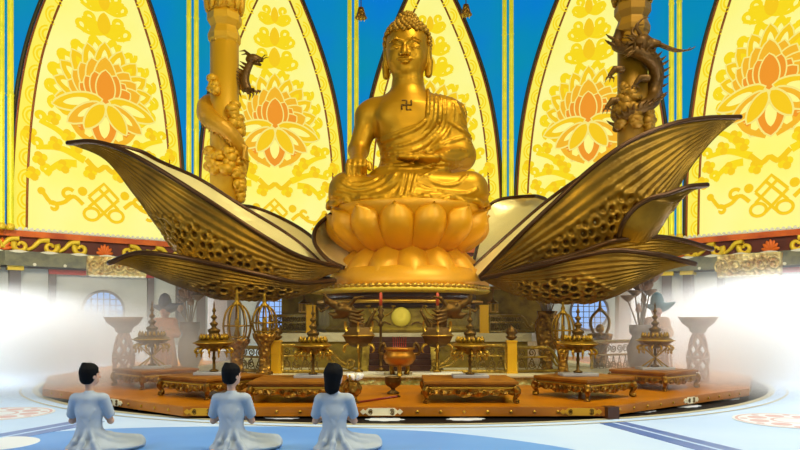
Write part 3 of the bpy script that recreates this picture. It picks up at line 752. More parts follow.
# ================================================================== lotus seat
SEAT_O = Vector((BO.x, BY, P(0, 286, BY - 2.9).z))
seat = thing('lotus_throne', 'round orange-gold lotus throne of bulging petals under the seated statue', 'throne', SEAT_O)
top = BO.z - SEAT_O.z
MB().lathe([(2.72, 0), (2.7, .25), (2.5, .62), (1.9, .75), (1.75, 1.25), (2.2, 1.6), (2.45, top - .25), (2.62, top - .05), (2.5, top), (0.1, top)], 56).build('core', GOLD_SEAT, seat)
def seat_petal(r0, z0, r1, z1, w, bulge, curl, k, n, ph, name):
    a0 = ph + 2 * PI * k / n; vs = []; nu, nv = 14, 15
    for j in range(nv):
        t = j / (nv - 1)
        r = r0 + (r1 - r0) * t + bulge * math.sin(PI * min(t * 1.05, 1)) + (curl * max(0, t - .8) ** 1.5)
        z = z0 + (z1 - z0) * t
        wt = w * (1 - max(0, (t - .5) / .5) ** 5) ** .5 if t > .5 else w * (.86 + .14 * math.sin(PI * t))
        for i in range(nu):
            q = -1 + 2 * i / (nu - 1)
            rr = r - .3 * (q * q) * w + .0; a = a0 + q * wt / 2 / max(r, .5)
            vs.append((rr * math.cos(a), rr * math.sin(a), z + .0))
    fs = [(j * nu + i, j * nu + i + 1, (j + 1) * nu + i + 1, (j + 1) * nu + i) for j in range(nv - 1) for i in range(nu - 1)]
    o = MB().add(vs, fs).build(name, GOLD_SEAT, seat); sm = o.modifiers.new('thick', 'SOLIDIFY'); sm.thickness = .09; sm.offset = -1
    return o
zt = P(0, 202, BY - 2.75).z - SEAT_O.z; zm = P(0, 246, BY - 2.1).z - SEAT_O.z; zb = P(0, 266, BY - 2.5).z - SEAT_O.z
NP = 14
for k in range(NP): seat_petal(1.8, zm - .12, 2.72, zt + .02, 1.3, .42, .9, k, NP, -PI / 2 + PI / NP + .06, 'upper_petal')
for k in range(NP): seat_petal(2.62, zb - .25, 1.85, zm + .06, 1.26, .12, 0, k, NP, -PI / 2 + .06, 'lower_petal')
# ================================================================== giant bronze lotus petals
def petal_mat(name, dark, light):
    m = mat(name, light, .75, .42, vary=(dark, .9)); nt = m.node_tree; N = nt.nodes; L = nt.links; b = N['Principled BSDF']
    tc = N.new('ShaderNodeTexCoord'); vo = N.new('ShaderNodeTexVoronoi'); vo.inputs['Scale'].default_value = 9; n = N.new('ShaderNodeTexNoise'); n.inputs['Scale'].default_value = 6; n.inputs['Detail'].default_value = 5
    ad = N.new('ShaderNodeMath'); ad.operation = 'ADD'
    L.new(tc.outputs['Object'], vo.inputs['Vector']); L.new(tc.outputs['Object'], n.inputs['Vector']); L.new(vo.outputs['Distance'], ad.inputs[0]); L.new(n.outputs['Fac'], ad.inputs[1])
    bp = N.new('ShaderNodeBump'); bp.inputs['Strength'].default_value = .3; bp.inputs['Distance'].default_value = .02
    L.new(ad.outputs[0], bp.inputs['Height']); L.new(bp.outputs['Normal'], b.inputs['Normal'])
    return m
def relief(S, Q, w_m, l_m, seed, pits=True):
    """carved height in metres over the petal: pierced floral cells in the lower middle, fine flutes towards tip and rims"""
    r = np.random.default_rng(seed); e = np.abs(Q - .5) * 2
    flute = np.sin(2 * PI * (34 * (np.abs(Q - .5) ** .8) + 4.2 * S * (1 - .6 * e) + .12 * np.sin(9 * S + 7 * Q))) * .02 * np.clip((1.02 - S) * 5, .1, 1)
    cells = np.zeros_like(S); n1, n2 = max(6, int(l_m / .27)), max(4, int(w_m / .27))
    for i in range(n1 if pits else 0):
        for j in range(n2):
            cs, cq = (i + .5 + r.uniform(-.25, .25)) / n1, (j + .5 + (i % 2) * .5 + r.uniform(-.2, .2)) / n2
            if cs > .75: continue
            i0, i1 = max(0, int((cs - .4 / l_m) * S.shape[0])), int((cs + .4 / l_m) * S.shape[0]) + 2; j0, j1 = max(0, int((cq - .4 / w_m) * S.shape[1])), int((cq + .4 / w_m) * S.shape[1]) + 2; sl = (slice(i0, i1), slice(j0, j1))
            ds, dq = (S[sl] - cs) * l_m, (Q[sl] - cq) * w_m; d = np.sqrt((ds * 1.1) ** 2 + dq ** 2)
            cells[sl] += -.15 * np.exp(-(d / .072) ** 4) + .03 * np.exp(-((d - .13) / .04) ** 2)
    e2 = np.abs(e - .42)
    mask = np.clip((.68 - S - .3 * e2) * 8, 0, 1) * np.clip((.4 - e2) * 9, 0, 1) * np.clip((S - .16) * 8, 0, 1)
    edge = .05 * np.exp(-((.68 - S - .3 * e2 - .04) / .014) ** 2) * np.clip((.5 - e2) * 6, 0, 1)
    return mask * cells + (1 - mask) * flute + edge
PET = petal_mat('bronze_petal_relief', (104, 74, 10), (146, 106, 18))
PET_IN = mat('pale_gold_petal_inside', (246, 228, 150), .4, .35, bump=('noise', 1.6, .35, .15))
RIM = mat('dark_petal_rim', (74, 46, 16), .7, .35)
def resample(spec, n):
    pts = [P(*p) for p in spec]; return np.array(cr(pts, n))
def petal(label, near, belly, far, th=.26, nu=200, nv=121, inner=True, rim_r=.07):
    nu, nv = (280, 181) if th > .1 else (120, 61)
    A, B, C = resample(near, nu), resample(belly, nu), resample(far, nu)
    base = (A[0] + B[0] + C[0]) / 3
    t = thing('giant_lotus_petal', label, 'petal', tuple(base), group=None)
    ctrl = 2 * B - .5 * (A + C)                     # quadratic through near, belly, far
    vs, uv = [], []
    for i in range(nu):
        for j in range(nv):
            q = j / (nv - 1); p = (1 - q) ** 2 * A[i] + 2 * q * (1 - q) * ctrl[i] + q * q * C[i]
            vs.append(tuple(p)); uv.append((i / (nu - 1), q))
    fs = [(i * nv + j, (i + 1) * nv + j, (i + 1) * nv + j + 1, i * nv + j + 1) for i in range(nu - 1) for j in range(nv - 1)]
    # inner skin, shifted towards the inside of the curve
    mid = .5 * (A + C); d = mid - B; L_ = np.linalg.norm(d, axis=1)[:, None] + 1e-6; sh = d / L_ * np.minimum(th, L_ * .45)
    G = np.array(vs).reshape(nu, nv, 3); dS = np.gradient(G, axis=0); dQ = np.gradient(G, axis=1)
    nrm = np.cross(dS, dQ); nrm /= np.linalg.norm(nrm, axis=2)[..., None] + 1e-9
    if np.sum(nrm[nu // 2, nv // 2] * d[nu // 2]) > 0: nrm = -nrm
    S_, Q_ = np.meshgrid(np.linspace(0, 1, nu), np.linspace(0, 1, nv), indexing='ij')
    wm = np.linalg.norm(np.diff(G[nu // 3], axis=0), axis=1).sum(); lm = np.linalg.norm(np.diff(G[:, nv // 2], axis=0), axis=1).sum()
    hgt = relief(S_, Q_, wm, lm, len(label), th > .1) * min(1, wm / 3) * np.clip(np.minimum(S_ * 12, (1 - S_) * 8), 0, 1)
    fl = G + nrm * hgt[..., None]
    m = MB().add([tuple(p) for p in fl.reshape(-1, 3)], fs); m.uv = uv; m.build('carved_outside', PET, t, off=base)
    vi = [tuple(np.array(vs[i * nv + j]) + sh[i] * (1.0 - .82 * abs(2 * j / (nv - 1) - 1) ** 5)) for i in range(nu) for j in range(0, nv, 4)]
    n4 = len(range(0, nv, 4)); f4 = [(i * n4 + j, i * n4 + j + 1, (i + 1) * n4 + j + 1, (i + 1) * n4 + j) for i in range(nu - 1) for j in range(n4 - 1)]
    m = MB().add(vi, f4); m.build('inside_face', PET_IN, t, off=base)
    loop = [tuple(A[i] + sh[i] * .09) for i in range(nu)] + [tuple(C[i] + sh[i] * .09) for i in range(nu - 2, -1, -1)]
    MB().tube(loop, rim_r, 8).build('rim', RIM, t, off=base)
    return t
# left: big raised petal
petal('big bronze petal rising to the left, tip in front of the far left arched panel',
      [(340, 268, 20.6), (300, 257, 19.6), (260, 235, 19.0), (200, 196, 18.8), (150, 165, 18.9), (118, 149, 19.1), (92, 142, 19.3), (68, 143, 19.5)],
      [(338, 272, 20.8), (290, 285, 20.2), (232, 281, 19.8), (190, 262, 19.6), (162, 232, 19.5), (136, 196, 19.5), (106, 160, 19.5), (68, 143.5, 19.55)],
      [(330, 272, 22.2), (293, 239, 22.6), (240, 206, 22.6), (199, 180, 22.0), (161, 163, 21.0), (139, 152, 20.3), (104, 145, 19.8), (68, 143, 19.6)])
petal('pale back petal with bright inner face, behind the big left petal',
      [(338, 270, 21.8), (310, 262, 22.6), (285, 248, 23.4), (262, 232, 24.0), (245, 214, 24.6), (238, 206, 25.0)],
      [(340, 272, 22.0), (320, 268, 23.0), (295, 256, 24.0), (270, 240, 25.0), (250, 222, 25.4), (238, 206, 25.1)],
      [(345, 265, 22.6), (325, 248, 24.0), (302, 230, 25.2), (278, 217, 26.0), (255, 208, 26.0), (238, 205.5, 25.2)], th=.08)
petal('small dark upright petal tucked against the lotus seat on its left side',
      [(344, 268, 21.6), (328, 260, 21.7), (316, 246, 22.0), (314, 234, 22.4), (319, 224, 22.8), (331, 214, 23.2)],
      [(346, 270, 21.8), (334, 256, 22.6), (325, 244, 23.2), (321, 234, 23.5), (324, 224, 23.5), (331, 214, 23.3)],
      [(352, 266, 22.3), (350, 252, 23.2), (347, 238, 23.8), (343, 226, 23.8), (338, 218, 23.6), (331, 214, 23.4)], th=.06)
petal('low drooping bronze petal at left, spreading above the misty lanterns',
      [(335, 281, 20.2), (300, 283, 18.9), (267, 277, 18.2), (210, 264, 17.8), (165, 255.5, 17.8), (135, 254, 18.0), (109, 263, 18.3)],
      [(335, 284, 20.4), (290, 297, 19.2), (229, 299, 18.6), (184, 288, 18.3), (158, 278, 18.2), (130, 267, 18.2), (109, 263.5, 18.35)],
      [(335, 280, 21.6), (295, 276, 21.2), (250, 270, 20.6), (205, 262, 20.0), (165, 257, 19.2), (138, 256, 18.7), (109, 263, 18.4)])
# right
petal('largest bronze petal sweeping up to the right, pierced relief on its outer face',
      [(480, 277, 20.6), (516, 240, 19.6), (554, 204, 19.1), (591, 170, 18.9), (629, 143, 18.9), (670, 125.5, 19.0), (705, 119, 19.2), (740, 117, 19.4)],
      [(480, 280, 20.9), (545, 280, 20.4), (605, 265, 20.0), (645, 236, 19.8), (668, 204, 19.7), (690, 168, 19.6), (714, 139, 19.55), (740, 117.5, 19.5)],
      [(473, 268, 22.4), (506, 238, 23.0), (540, 208, 23.2), (572, 184, 22.6), (612, 160, 21.8), (660, 135, 20.8), (704, 123, 20.0), (740, 117, 19.55)])
petal('short curled petal with pointed tip, nested in front of the largest right petal',
      [(618, 246, 18.6), (622, 226, 18.2), (634, 209, 18.0), (650, 199, 17.9), (668, 194, 17.9), (688, 187, 18.0), (707, 185, 18.2)],
      [(640, 250, 18.8), (652, 240, 18.5), (662, 226, 18.3), (670, 213, 18.2), (680, 201, 18.2), (692, 191, 18.2), (707, 186, 18.25)],
      [(640, 240, 20.0), (645, 226, 19.9), (652, 213, 19.6), (664, 203, 19.2), (676, 196, 18.8), (690, 189, 18.5), (707, 185, 18.3)], th=.08)
petal('upper of the two low bronze petals reaching right toward the carved bracket',
      [(486, 279, 20.4), (535, 265, 19.2), (575, 255, 18.7), (610, 243, 18.4), (648, 237.5, 18.4), (680, 240.5, 18.6), (712, 249, 18.9)],
      [(486, 282, 20.6), (540, 283, 19.6), (590, 277, 19.2), (630, 268, 19.0), (660, 260, 18.9), (686, 254, 18.9), (712, 249.5, 18.95)],
      [(486, 276, 21.8), (530, 262, 21.4), (572, 251, 21.0), (612, 243, 20.4), (650, 239, 19.8), (682, 242, 19.3), (712, 249, 19.0)])
petal('lowest bronze petal at right, belly hanging over the censers and lanterns',
      [(482, 279, 19.8), (535, 268, 18.0), (580, 257, 17.3), (618, 251.5, 17.1), (655, 255, 17.2), (675, 259, 17.4), (695, 264, 17.6)],
      [(490, 284, 20.0), (520, 296, 18.8), (562, 303, 18.0), (606, 299, 17.7), (645, 281, 17.6), (668, 270, 17.6), (695, 264.5, 17.65)],
      [(486, 278, 21.6), (535, 270, 21.0), (580, 259, 20.2), (618, 253, 19.4), (655, 256, 18.5), (675, 260, 18.0), (695, 264, 17.7)])
petal('broad round-ended back petal with bright inner face, right of the lotus seat',
      [(483, 268, 22.6), (500, 258, 23.2), (520, 240, 23.8), (535, 222, 24.2), (545, 208, 24.6), (546, 200, 25.0), (538, 196.5, 25.6)],
      [(480, 266, 23.4), (490, 250, 24.6), (502, 234, 25.6), (515, 219, 26.2), (527, 207, 26.4), (534, 200, 26.2), (537, 196.5, 25.8)],
      [(474, 262, 24.0), (478, 244, 25.2), (483, 226, 26.0), (488, 208, 26.6), (499, 200, 26.8), (518, 197, 26.6), (536, 196, 26.0)], th=.08)
# ================================================================== stepped platform
pts = [(-4.09, 13), (3.86, 13), (8.3, 16.4), (10.2, 20), (10.2, 26), (8.2, 30), (-8.2, 30), (-10.2, 26), (-10.2, 20), (-8.5, 16.4)]
def inset(poly, d):
    c = Vector((0, 22)); return [tuple(c + (Vector(p) - c) * (1 - d / (Vector(p) - c).length)) for p in poly]
PZ = .225
plat = thing('altar_platform', 'low orange lacquered many-sided platform carrying the whole altar', 'platform', (0, 22, 0))
off = (0, 22, 0)
MB().prism(inset(pts, .25), .0, .06).build('dark_plinth', F_BLACK, plat, off, smooth=False)
MB().prism(pts, .05, PZ).build('deck', WOOD, plat, off, smooth=False)
m = MB()
for q in range(-1, 3):
    a, b = Vector(pts[q]), Vector(pts[q + 1]); L_ = (b - a).length; d = (b - a).normalized(); n = Vector((d.y, -d.x)); ct = int(L_ / .44)
    for k in range(1, ct):
        m = MB(); c = a + d * (L_ * k / ct) + n * .004
        M = Matrix.Translation((c.x, c.y, .135)) @ Matrix.Rotation(math.atan2(d.y, d.x), 4, 'Z') @ Matrix.Rotation(PI / 2, 4, 'X')
        m.lathe([(.028, 0), (.02, .014), (.004, .02)], 8, M=M, lobes=4, amp=.3).build('stud', BRASS_L, plat, off)
def plaque(x0, x1, a, b, mt, lab):
    a, b = Vector(a), Vector(b); d = (b - a).normalized(); ang = math.atan2(d.y, d.x); c = a + d * ((x0 + x1) / 2); w = (x1 - x0) / 2
    M = Matrix.Translation((c.x, c.y, .135)) @ Matrix.Rotation(ang, 4, 'Z')
    po = [(-w, -.0), (-w + .06, .055), (-w + .1, .02), (-w + .16, .07), (w - .16, .07), (w - .1, .02), (w - .06, .055), (w, 0), (w - .06, -.055), (w - .1, -.02), (w - .16, -.07), (-w + .16, -.07), (-w + .1, -.02), (-w + .06, -.055)]
    m = MB().prism(po, -.022, .01, M=M, axis='y')
    o = m.build('end_plaque', mt, plat, off, smooth=False); o['label'] = lab
    for sx in (-1, 1):
        for sz in (-1, 1): MB().tube([tuple(M @ Vector((p[0], -.026, p[1]))) for p in spiral(sx * (w - .2), sz * .02, .008, .04, 0, 3 * PI * sx * sz, 14)], .008, 5).build('scroll', BRASS_D, o, off)
W_PL = mat('ivory_plaque', (226, 214, 176), 0, .45); Y_PL = mat('gilt_plaque', (206, 150, 22), .3, .4)
A_, B_ = pts[0], pts[1]
plaque(4.09 + (360 - 400) / 690 * 13, 4.09 + (403 - 400) / 690 * 13, A_, B_, W_PL, 'ivory cloud-ended plaque')
plaque(7.1, 7.9, A_, B_, Y_PL, 'gilt plaque at the front edge end'); plaque(.02, .7, A_, B_, Y_PL, 'gilt plaque at the front edge end')
plaque(2.72, 3.3, pts[1], pts[2], W_PL, 'ivory cloud-ended plaque'); plaque(2.9, 3.5, pts[9], pts[0], W_PL, 'ivory cloud-ended plaque')
MB().box((3.97, 13.04, .12), (.24, .24, .22), rz=.3).build('corner_block', WOOD_D, plat, off, smooth=False)
# ------------------------------------------------------------------ terrace, stairs, drum
T1, T2 = .46, 1.46
ter = thing('altar_terrace', 'gold carved stepped altar base with stairs below the round lotus seat', 'altar', (0, 22, PZ))
off = (0, 22, PZ)
MB().prism([(-5.4, 17.3), (5.4, 17.3), (6.0, 20), (5.4, 26.4), (-5.4, 26.4), (-6.0, 20)], PZ, T1 - .04).build('lower_step', STONE_G, ter, off, smooth=False)
MB().prism([(-5.5, 17.2), (5.5, 17.2), (6.1, 20), (5.5, 26.5), (-5.5, 26.5), (-6.1, 20)], T1 - .04, T1).build('step_ledge', STONE_L, ter, off, smooth=False)
MB().prism([(-3.7, 20), (3.7, 20), (4.4, 21.5), (4.4, 26), (-4.4, 26), (-4.4, 21.5)], T1, T2 - .24).build('upper_step', OLIVE, ter, off, smooth=False)
MB().prism([(-3.8, 19.9), (3.8, 19.9), (4.5, 21.4), (4.5, 26.1), (-4.5, 26.1), (-4.5, 21.4)], T2 - .24, T2).build('upper_ledge', STONE_L, ter, off, smooth=False)
m = MB()
for k in range(6): m.box((0, 18.75 + k * .21, T1 + (k + 1) * .075), (1.7, .215 + .0, (k + 1) * .15))
m.build('stairs', WOOD_D, ter, off, smooth=False)
for sx in (-1, 1):
    MB().prism([(18.6, T1), (19.95, T1), (19.95, T2), (19.75, T2)], sx * .95 - .1, sx * .95 + .1, M=Matrix.Rotation(PI / 2, 4, 'Z') @ Matrix.Scale(-1, 4, (0, 1, 0)), axis='y').build('stair_cheek', OLIVE, ter, off, smooth=False)
MB().lathe([(2.75, T2), (2.85, T2 + .1), (2.7, T2 + .2), (2.7, T2 + .7), (2.6, T2 + .74)], 10, (0, 22.9, 0), rot=0).build('drum_panels', OLIVE, ter, off, smooth=False)
zr = P(0, 287, 20.1).z
MB().box((.5, 24.6, 1.7), (9.4, .3, 2.5)).build('back_screen', OLIVE, ter, off, smooth=False)
MB().box((.5, 24.58, 2.96), (9.6, .45, .12)).build('screen_cap', BRASS_L, ter, off, smooth=False)
MB().lathe([(2.45, T2 + .7), (2.5, zr - .42)], 48, (0, 22.9, 0)).build('dark_recess', WOOD_D, ter, off)
MB().lathe([(2.62, zr - .46), (2.74, zr - .44), (2.74, zr - .36), (2.62, zr - .34)], 64, (0, 22.9, 0)).build('middle_ring', BRASS_L, ter, off)
MB().lathe([(2.5, zr - .36), (2.5, zr - .1)], 48, (0, 22.9, 0)).build('dark_recess', WOOD_D, ter, off)
MB().lathe([(2.6, zr - .14), (2.9, zr - .1), (2.98, zr - .04), (2.9, zr + .03), (2.4, zr + .05)], 72, (0, 22.9, 0)).build('round_rim', FR_SC, ter, off)
NB = 86 * 6; MB().tube([(2.9 * math.cos(2 * PI * k / NB), 22.9 + 2.9 * math.sin(2 * PI * k / NB), zr + .06) for k in range(NB)], [.03 + .045 * abs(math.sin(PI * k / 6)) for k in range(NB)], 7, closed=True).build('beaded_moulding', BRASS_L, ter, off)
c = P(401, 317, 20.12); y = 22.9 - 2.7 * math.cos(PI / 10) - .02
MB().lathe([(0, 0), (.29, 0), (.29, .03), (.24, .05), (0, .05)], 32, M=Matrix.Translation((.03, y, c.z)) @ Matrix.Rotation(PI / 2, 4, 'X')).build('sun_disc', mat('pale_gold_disc', (206, 184, 50), .3, .5), ter, off)
m = MB()
for sx in (-1, 1):
    m.tube([(.03 + sx * p[0], y - .02, c.z + p[1]) for p in cr([(.3, -.22), (.5, -.14), (.62, -.2), (.8, -.05), (.95, -.2), (1.3, -.18)], 24)], .022, 6)
m.build('cloud_line', BRASS_D, ter, off)

# ------------------------------------------------------------------ balustrade posts and railings
def post(label, px, Y, z0, hgt, bud=True):
    x = (px - 400) / 690 * Y; t = thing('balustrade_post', label, 'post', (x, Y, z0), 0, 'gold balustrade posts')
    w = .24
    m = MB().box((0, 0, hgt / 2), (w, w, hgt))
    m.box((0, 0, hgt * .97), (w * 1.15, w * 1.15, hgt * .05)); m.box((0, 0, hgt * .03), (w * 1.15, w * 1.15, hgt * .06)); m.box((0, 0, hgt * .6), (w * 1.08, w * 1.08, .04))
    m.build('shaft', mat_post, t, smooth=False)
    if bud:
        MB().lathe([(.05, hgt), (.13, hgt + .05), (.16, hgt + .1), (.1, hgt + .13), (.17, hgt + .2), (.12, hgt + .28), (.03, hgt + .36), (.0, hgt + .4)], 12).build('lotus_finial', BRASS_D, t)
    return t
mat_post = mat('gold_post', (224, 170, 10), .25, .45)
post('gold post with bud finial at the left end of the lower balustrade', 276.5, 18.0, T1, .86)
post('gold post with bud finial at the right end of the lower balustrade', 511.5, 18.0, T1, .86)
post('short gold post on the upper terrace, left of the sun disc', 311, 20.15, T2, .82, False)
post('short gold post on the upper terrace, right of the sun disc', 484, 20.15, T2, .82, False)
RAIL = mat('carved_gold_railing', (164, 132, 44), .7, .4, bump=('voronoi', 12, .6, .04))
RAIL_D = mat('railing_openwork', (112, 88, 30), .6, .45)
def railing(label, a, b, hgt, slope=None):
    """a, b world ends on the floor; slope = extra run at the b end that falls away in a scroll"""
    a, b = Vector(a), Vector(b); L_ = (b - a).length; ang = math.atan2(b.y - a.y, b.x - a.x)
    t = thing('carved_railing', label, 'railing', a, ang, 'carved railings of the altar')
    e = L_ - (slope or 0)
    m = MB()
    for z, r in ((hgt, .05), (hgt * .62, .03), (.04, .05)): m.tube([(0, 0, z), (e if z > .1 else L_, 0, z)], r, 6)
    if slope:
        pth = [(e, 0, hgt)] + [(p[0], 0, p[1]) for p in cr([(e, hgt), (e + slope * .3, hgt * .82), (e + slope * .55, hgt * .45), (e + slope * .75, hgt * .3)], 10)][1:] + [(p[0], 0, p[1]) for p in spiral(e + slope * .82, hgt * .36, .13, .05, -PI * .6, PI * 1.3, 12)]
        m.tube(pth, .045, 6)
        m.tube([(e + slope * .2, 0, hgt * .62), (e + slope * .45, 0, hgt * .3), (L_, 0, .06)], .03, 6)
    else: m.tube([(e, 0, 0), (e, 0, hgt)], .05, 6)
    m.tube([(0, 0, 0), (0, 0, hgt)], .05, 6)
    m.build('rail_frame', RAIL, t)
    m = MB(); n = max(2, int(e / .22))
    for k in range(n):
        x = (k + .5) * e / n
        for z, s_ in ((hgt * .33, 1), (hgt * .8, -1)):
            m.tube([(p[0], 0, p[1]) for p in spiral(x, z, .02, min(.12, e / n * .55), k * 2.1, k * 2.1 + s_ * 3.2 * PI, 14)], .018, 5)
        m.tube([(x - e / n / 2, 0, .05), (x, 0, hgt * .6)], .014, 4); m.tube([(x + e / n / 2, 0, .05), (x, 0, hgt * .6)], .014, 4)
    m.build('openwork', RAIL_D, t)
    return t
def gx(px, Y): return (px - 400) / 690 * Y
railing('carved railing sloping down in a scroll just left of the stairs', (gx(282, 18), 18.05, T1), (gx(357, 18), 18.05, T1), .72, 1.0)
railing('carved railing sloping down in a scroll just right of the stairs', (gx(506, 18), 18.05, T1), (gx(430, 18), 18.05, T1), .72, 1.0)
railing('carved railing outside the left lower balustrade post', (gx(271, 18), 18.05, T1), (gx(231, 18.5), 18.6, T1), .66)
railing('carved railing with scroll end outside the right lower balustrade post', (gx(517, 18), 18.05, T1), (gx(566, 18.4), 18.4, T1), .66, .55)
railing('upper carved railing running left from the short left post', (gx(307, 20.15), 20.2, T2), (gx(268, 20.6), 20.9, T2), .5)
railing('upper carved railing running right from the short right post', (gx(489, 20.15), 20.2, T2), (gx(536, 20.6), 20.9, T2), .5, .5)
railing('pierced hazy railing on the platform at right, behind the two right tables', (gx(592, 19.5), 19.5, PZ), (gx(640, 20.3), 20.3, PZ), 1.0)

# ------------------------------------------------------------------ low altar tables
def table_mesh(w, d, h_, T, top_m, leg_m, ap_m):
    m = MB().box((0, 0, h_ - .03), (w, d, .06)); m.box((0, 0, h_ - .085), (w * .95, d * .95, .05)); m.build('table_top', top_m, T, smooth=False, bevel=.012)
    MB().box((0, 0, h_ - .13), (w * .97, d * .97, .04)).build('waist_moulding', BRASS_L, T, smooth=False, bevel=.01)
    for k in range(4):
        L_ = (w if k % 2 == 0 else d) * .92; D_ = (d if k % 2 == 0 else w) * .47
        top = h_ - .145; po = [(-L_ / 2, top), (L_ / 2, top)]
        for q in range(25):
            u = 1 - 2 * q / 24; z = top - .09 - .045 * abs(math.sin(u * PI * 2.5)) - .05 * math.exp(-(u * 3) ** 2)
            po.append((u * L_ / 2, z))
        M = Matrix.Rotation(k * PI / 2, 4, 'Z') @ Matrix.Translation((0, -D_, 0))
        m = MB().prism(po[::-1], -.02, .02, M=M, axis='y')
        n = int(L_ / .16)
        for q in range(n):
            x = -L_ / 2 + (q + .5) * L_ / n; m.tube([tuple(M @ Vector((p[0], -.028, p[1]))) for p in spiral(x, top - .06, .01, .05, q * 1.7, q * 1.7 + 2.6 * PI, 10)], .012, 4)
        m.build('apron', ap_m, T, smooth=False)
    for sx in (-1, 1):
        for sy in (-1, 1):
            x, y = sx * w * .465, sy * d * .465; s = .7071
            path = [(0, .0, h_ - .13), (.055, 0, h_ - .19), (.05, 0, h_ * .42), (.0, 0, h_ * .22), (-.005, 0, h_ * .1), (.05, 0, .045), (.09, 0, .05)]
            path = cr(path, 16); r = [.075, .078, .078, .074, .068, .062, .055, .05, .046, .043, .042, .042, .044, .046, .042, .03]
            m = MB().tube([(x + p[0] * sx * s, y + p[0] * sy * s, p[2]) for p in path], r, 8)
            m.ball((x + .03 * sx, y + .03 * sy, .022), (.06, .06, .022), 8, 6)
            m.build('leg', leg_m, T)
TABLE_G = 'low carved altar tables along the platform front'
def table(label, c, rz, w, d, h_=.43):
    T = thing('altar_table', label, 'table', (c[0], c[1], PZ), rz, TABLE_G); table_mesh(w, d, h_, T, TABLE_TOP, CARVED, CARVED); return T
TB = dict(T3=((-2.05, 14.3), 0, 1.85, 1.6), T4=((1.4, 14.3), 0, 1.85, 1.6), T5=((3.95, 14.85), .6, 1.5, 1.5), T2=((-4.12, 15.15), -.62, 1.6, 1.6), T1=((-6.05, 17.1), -.75, 1.5, 1.5), T6=((6.15, 16.75), .68, 1.5, 1.5))
tl = dict(T1='misty low altar table at far left, behind the kneeling person furthest left', T2='low altar table set askew at the left front corner of the platform', T3='low altar table seen square-on, behind the long-haired kneeling person',
          T4='low altar table seen square-on, right of centre, with a grey tray on it', T5='low altar table set askew at the right front corner of the platform', T6='misty low altar table at far right of the platform, under the haze')
for k, (c, rz, w, d) in TB.items(): table(tl[k], c, rz, w, d)
TT = PZ + .43
# ------------------------------------------------------------------ spired censers
def censer(label, c, z, s, mats, legs=False, first=[None]):
    body, dk, lt = mats
    t = thing('spired_censer', label, 'incense burner', (c[0], c[1], z), 0, 'spired censers on the altar tables', s)
    MB().box((0, 0, .03), (.74, .5, .06)).build('tray', STONE_TRAY, t, smooth=False, bevel=.01)
    m = MB().lathe([(.09, .06), (.1, .09), (.035, .12), (.03, .3), (.045, .34), (.03, .38), (.03, .5)], 12); m.build('stem', dk, t)
    if legs:
        for k in range(4):
            a = PI / 4 + k * PI / 2; MB().tube([(.34 * math.cos(a), .25 * math.sin(a), .06), (.04 * math.cos(a + PI), .04 * math.sin(a + PI), .3), (.3 * math.cos(a + PI), .22 * math.sin(a + PI), .5)], .018, 6).build('cross_leg', lt, t)
    MB().lathe([(.03, .48), (.12, .5), (.2, .545), (.3, .59), (.42, .66), (.42, .675), (.3, .74), (.25, .76)], 6, rot=PI / 6).build('bowl', body, t, angle=30)
    MB().lathe([(.43, .655), (.445, .667), (.43, .68)], 6, rot=PI / 6).build('bowl_edge', lt, t)
    m = MB()
    for k in range(18):
        a = 2 * PI * k / 18; x, y = .27 * math.cos(a), .27 * math.sin(a)
        m.lathe([(.035, .74), (.045, .77), (.03, .81), (.004, .86)], 6, (x, y, 0))
    m.build('petal_crown', body, t)
    m = MB()
    for k in range(12):
        a = 2 * PI * k / 12
        pth = [(r * math.cos(a), r * math.sin(a), zz_) for r, zz_ in ((.24, .56), (.34, .55), (.4, .5), (.36, .45), (.3, .47))]
        m.tube(cr(pth, 10), [.02, .022, .024, .026, .026, .024, .022, .02, .016, .01], 5)
        m.lathe([(.004, .36), (.022, .4), (.01, .44), (.006, .5)], 6, (.36 * math.cos(a), .36 * math.sin(a), 0))
    m.build('hanging_skirt', lt, t)
    m = MB().lathe([(.2, .76), (.15, .82), (.1, .86), (.13, .9), (.13, .94), (.07, .97), (.045, 1.0), (.085, 1.05), (.085, 1.08), (.04, 1.11), (.03, 1.15), (.065, 1.19), (.06, 1.22), (.025, 1.25), (.022, 1.3), (.045, 1.33), (.03, 1.37), (.015, 1.42), (.02, 1.46), (.0, 1.56)], 14)
    m.build('beaded_spire', dk, t)
    return t
STONE_TRAY = mat('grey_tray', (170, 166, 160), 0, .5)
cm = (BRASS, BRASS_D, BRASS_L)
CE = [('spired censer standing on the misty far left table, cross-legged stand', TB['T1'][0], 17.1, True, 152), ('spired censer on the askew left front table', None, 15.2, False, 214), ('spired censer on the square-on table behind the long-haired person', None, 14.5, False, 313),
      ('spired censer on the square-on table right of centre', None, 14.5, False, 470), ('spired censer on the askew right front table', None, 14.9, False, 578), ('pale misty spired censer on the far right table', None, 16.7, True, 655)]
for lab, _, Y, lg, px in CE: censer(lab, (gx(px, Y), Y), TT, (Y / 690 * 73) / 1.56 * (1.02 if Y < 16 else .93), cm, lg)

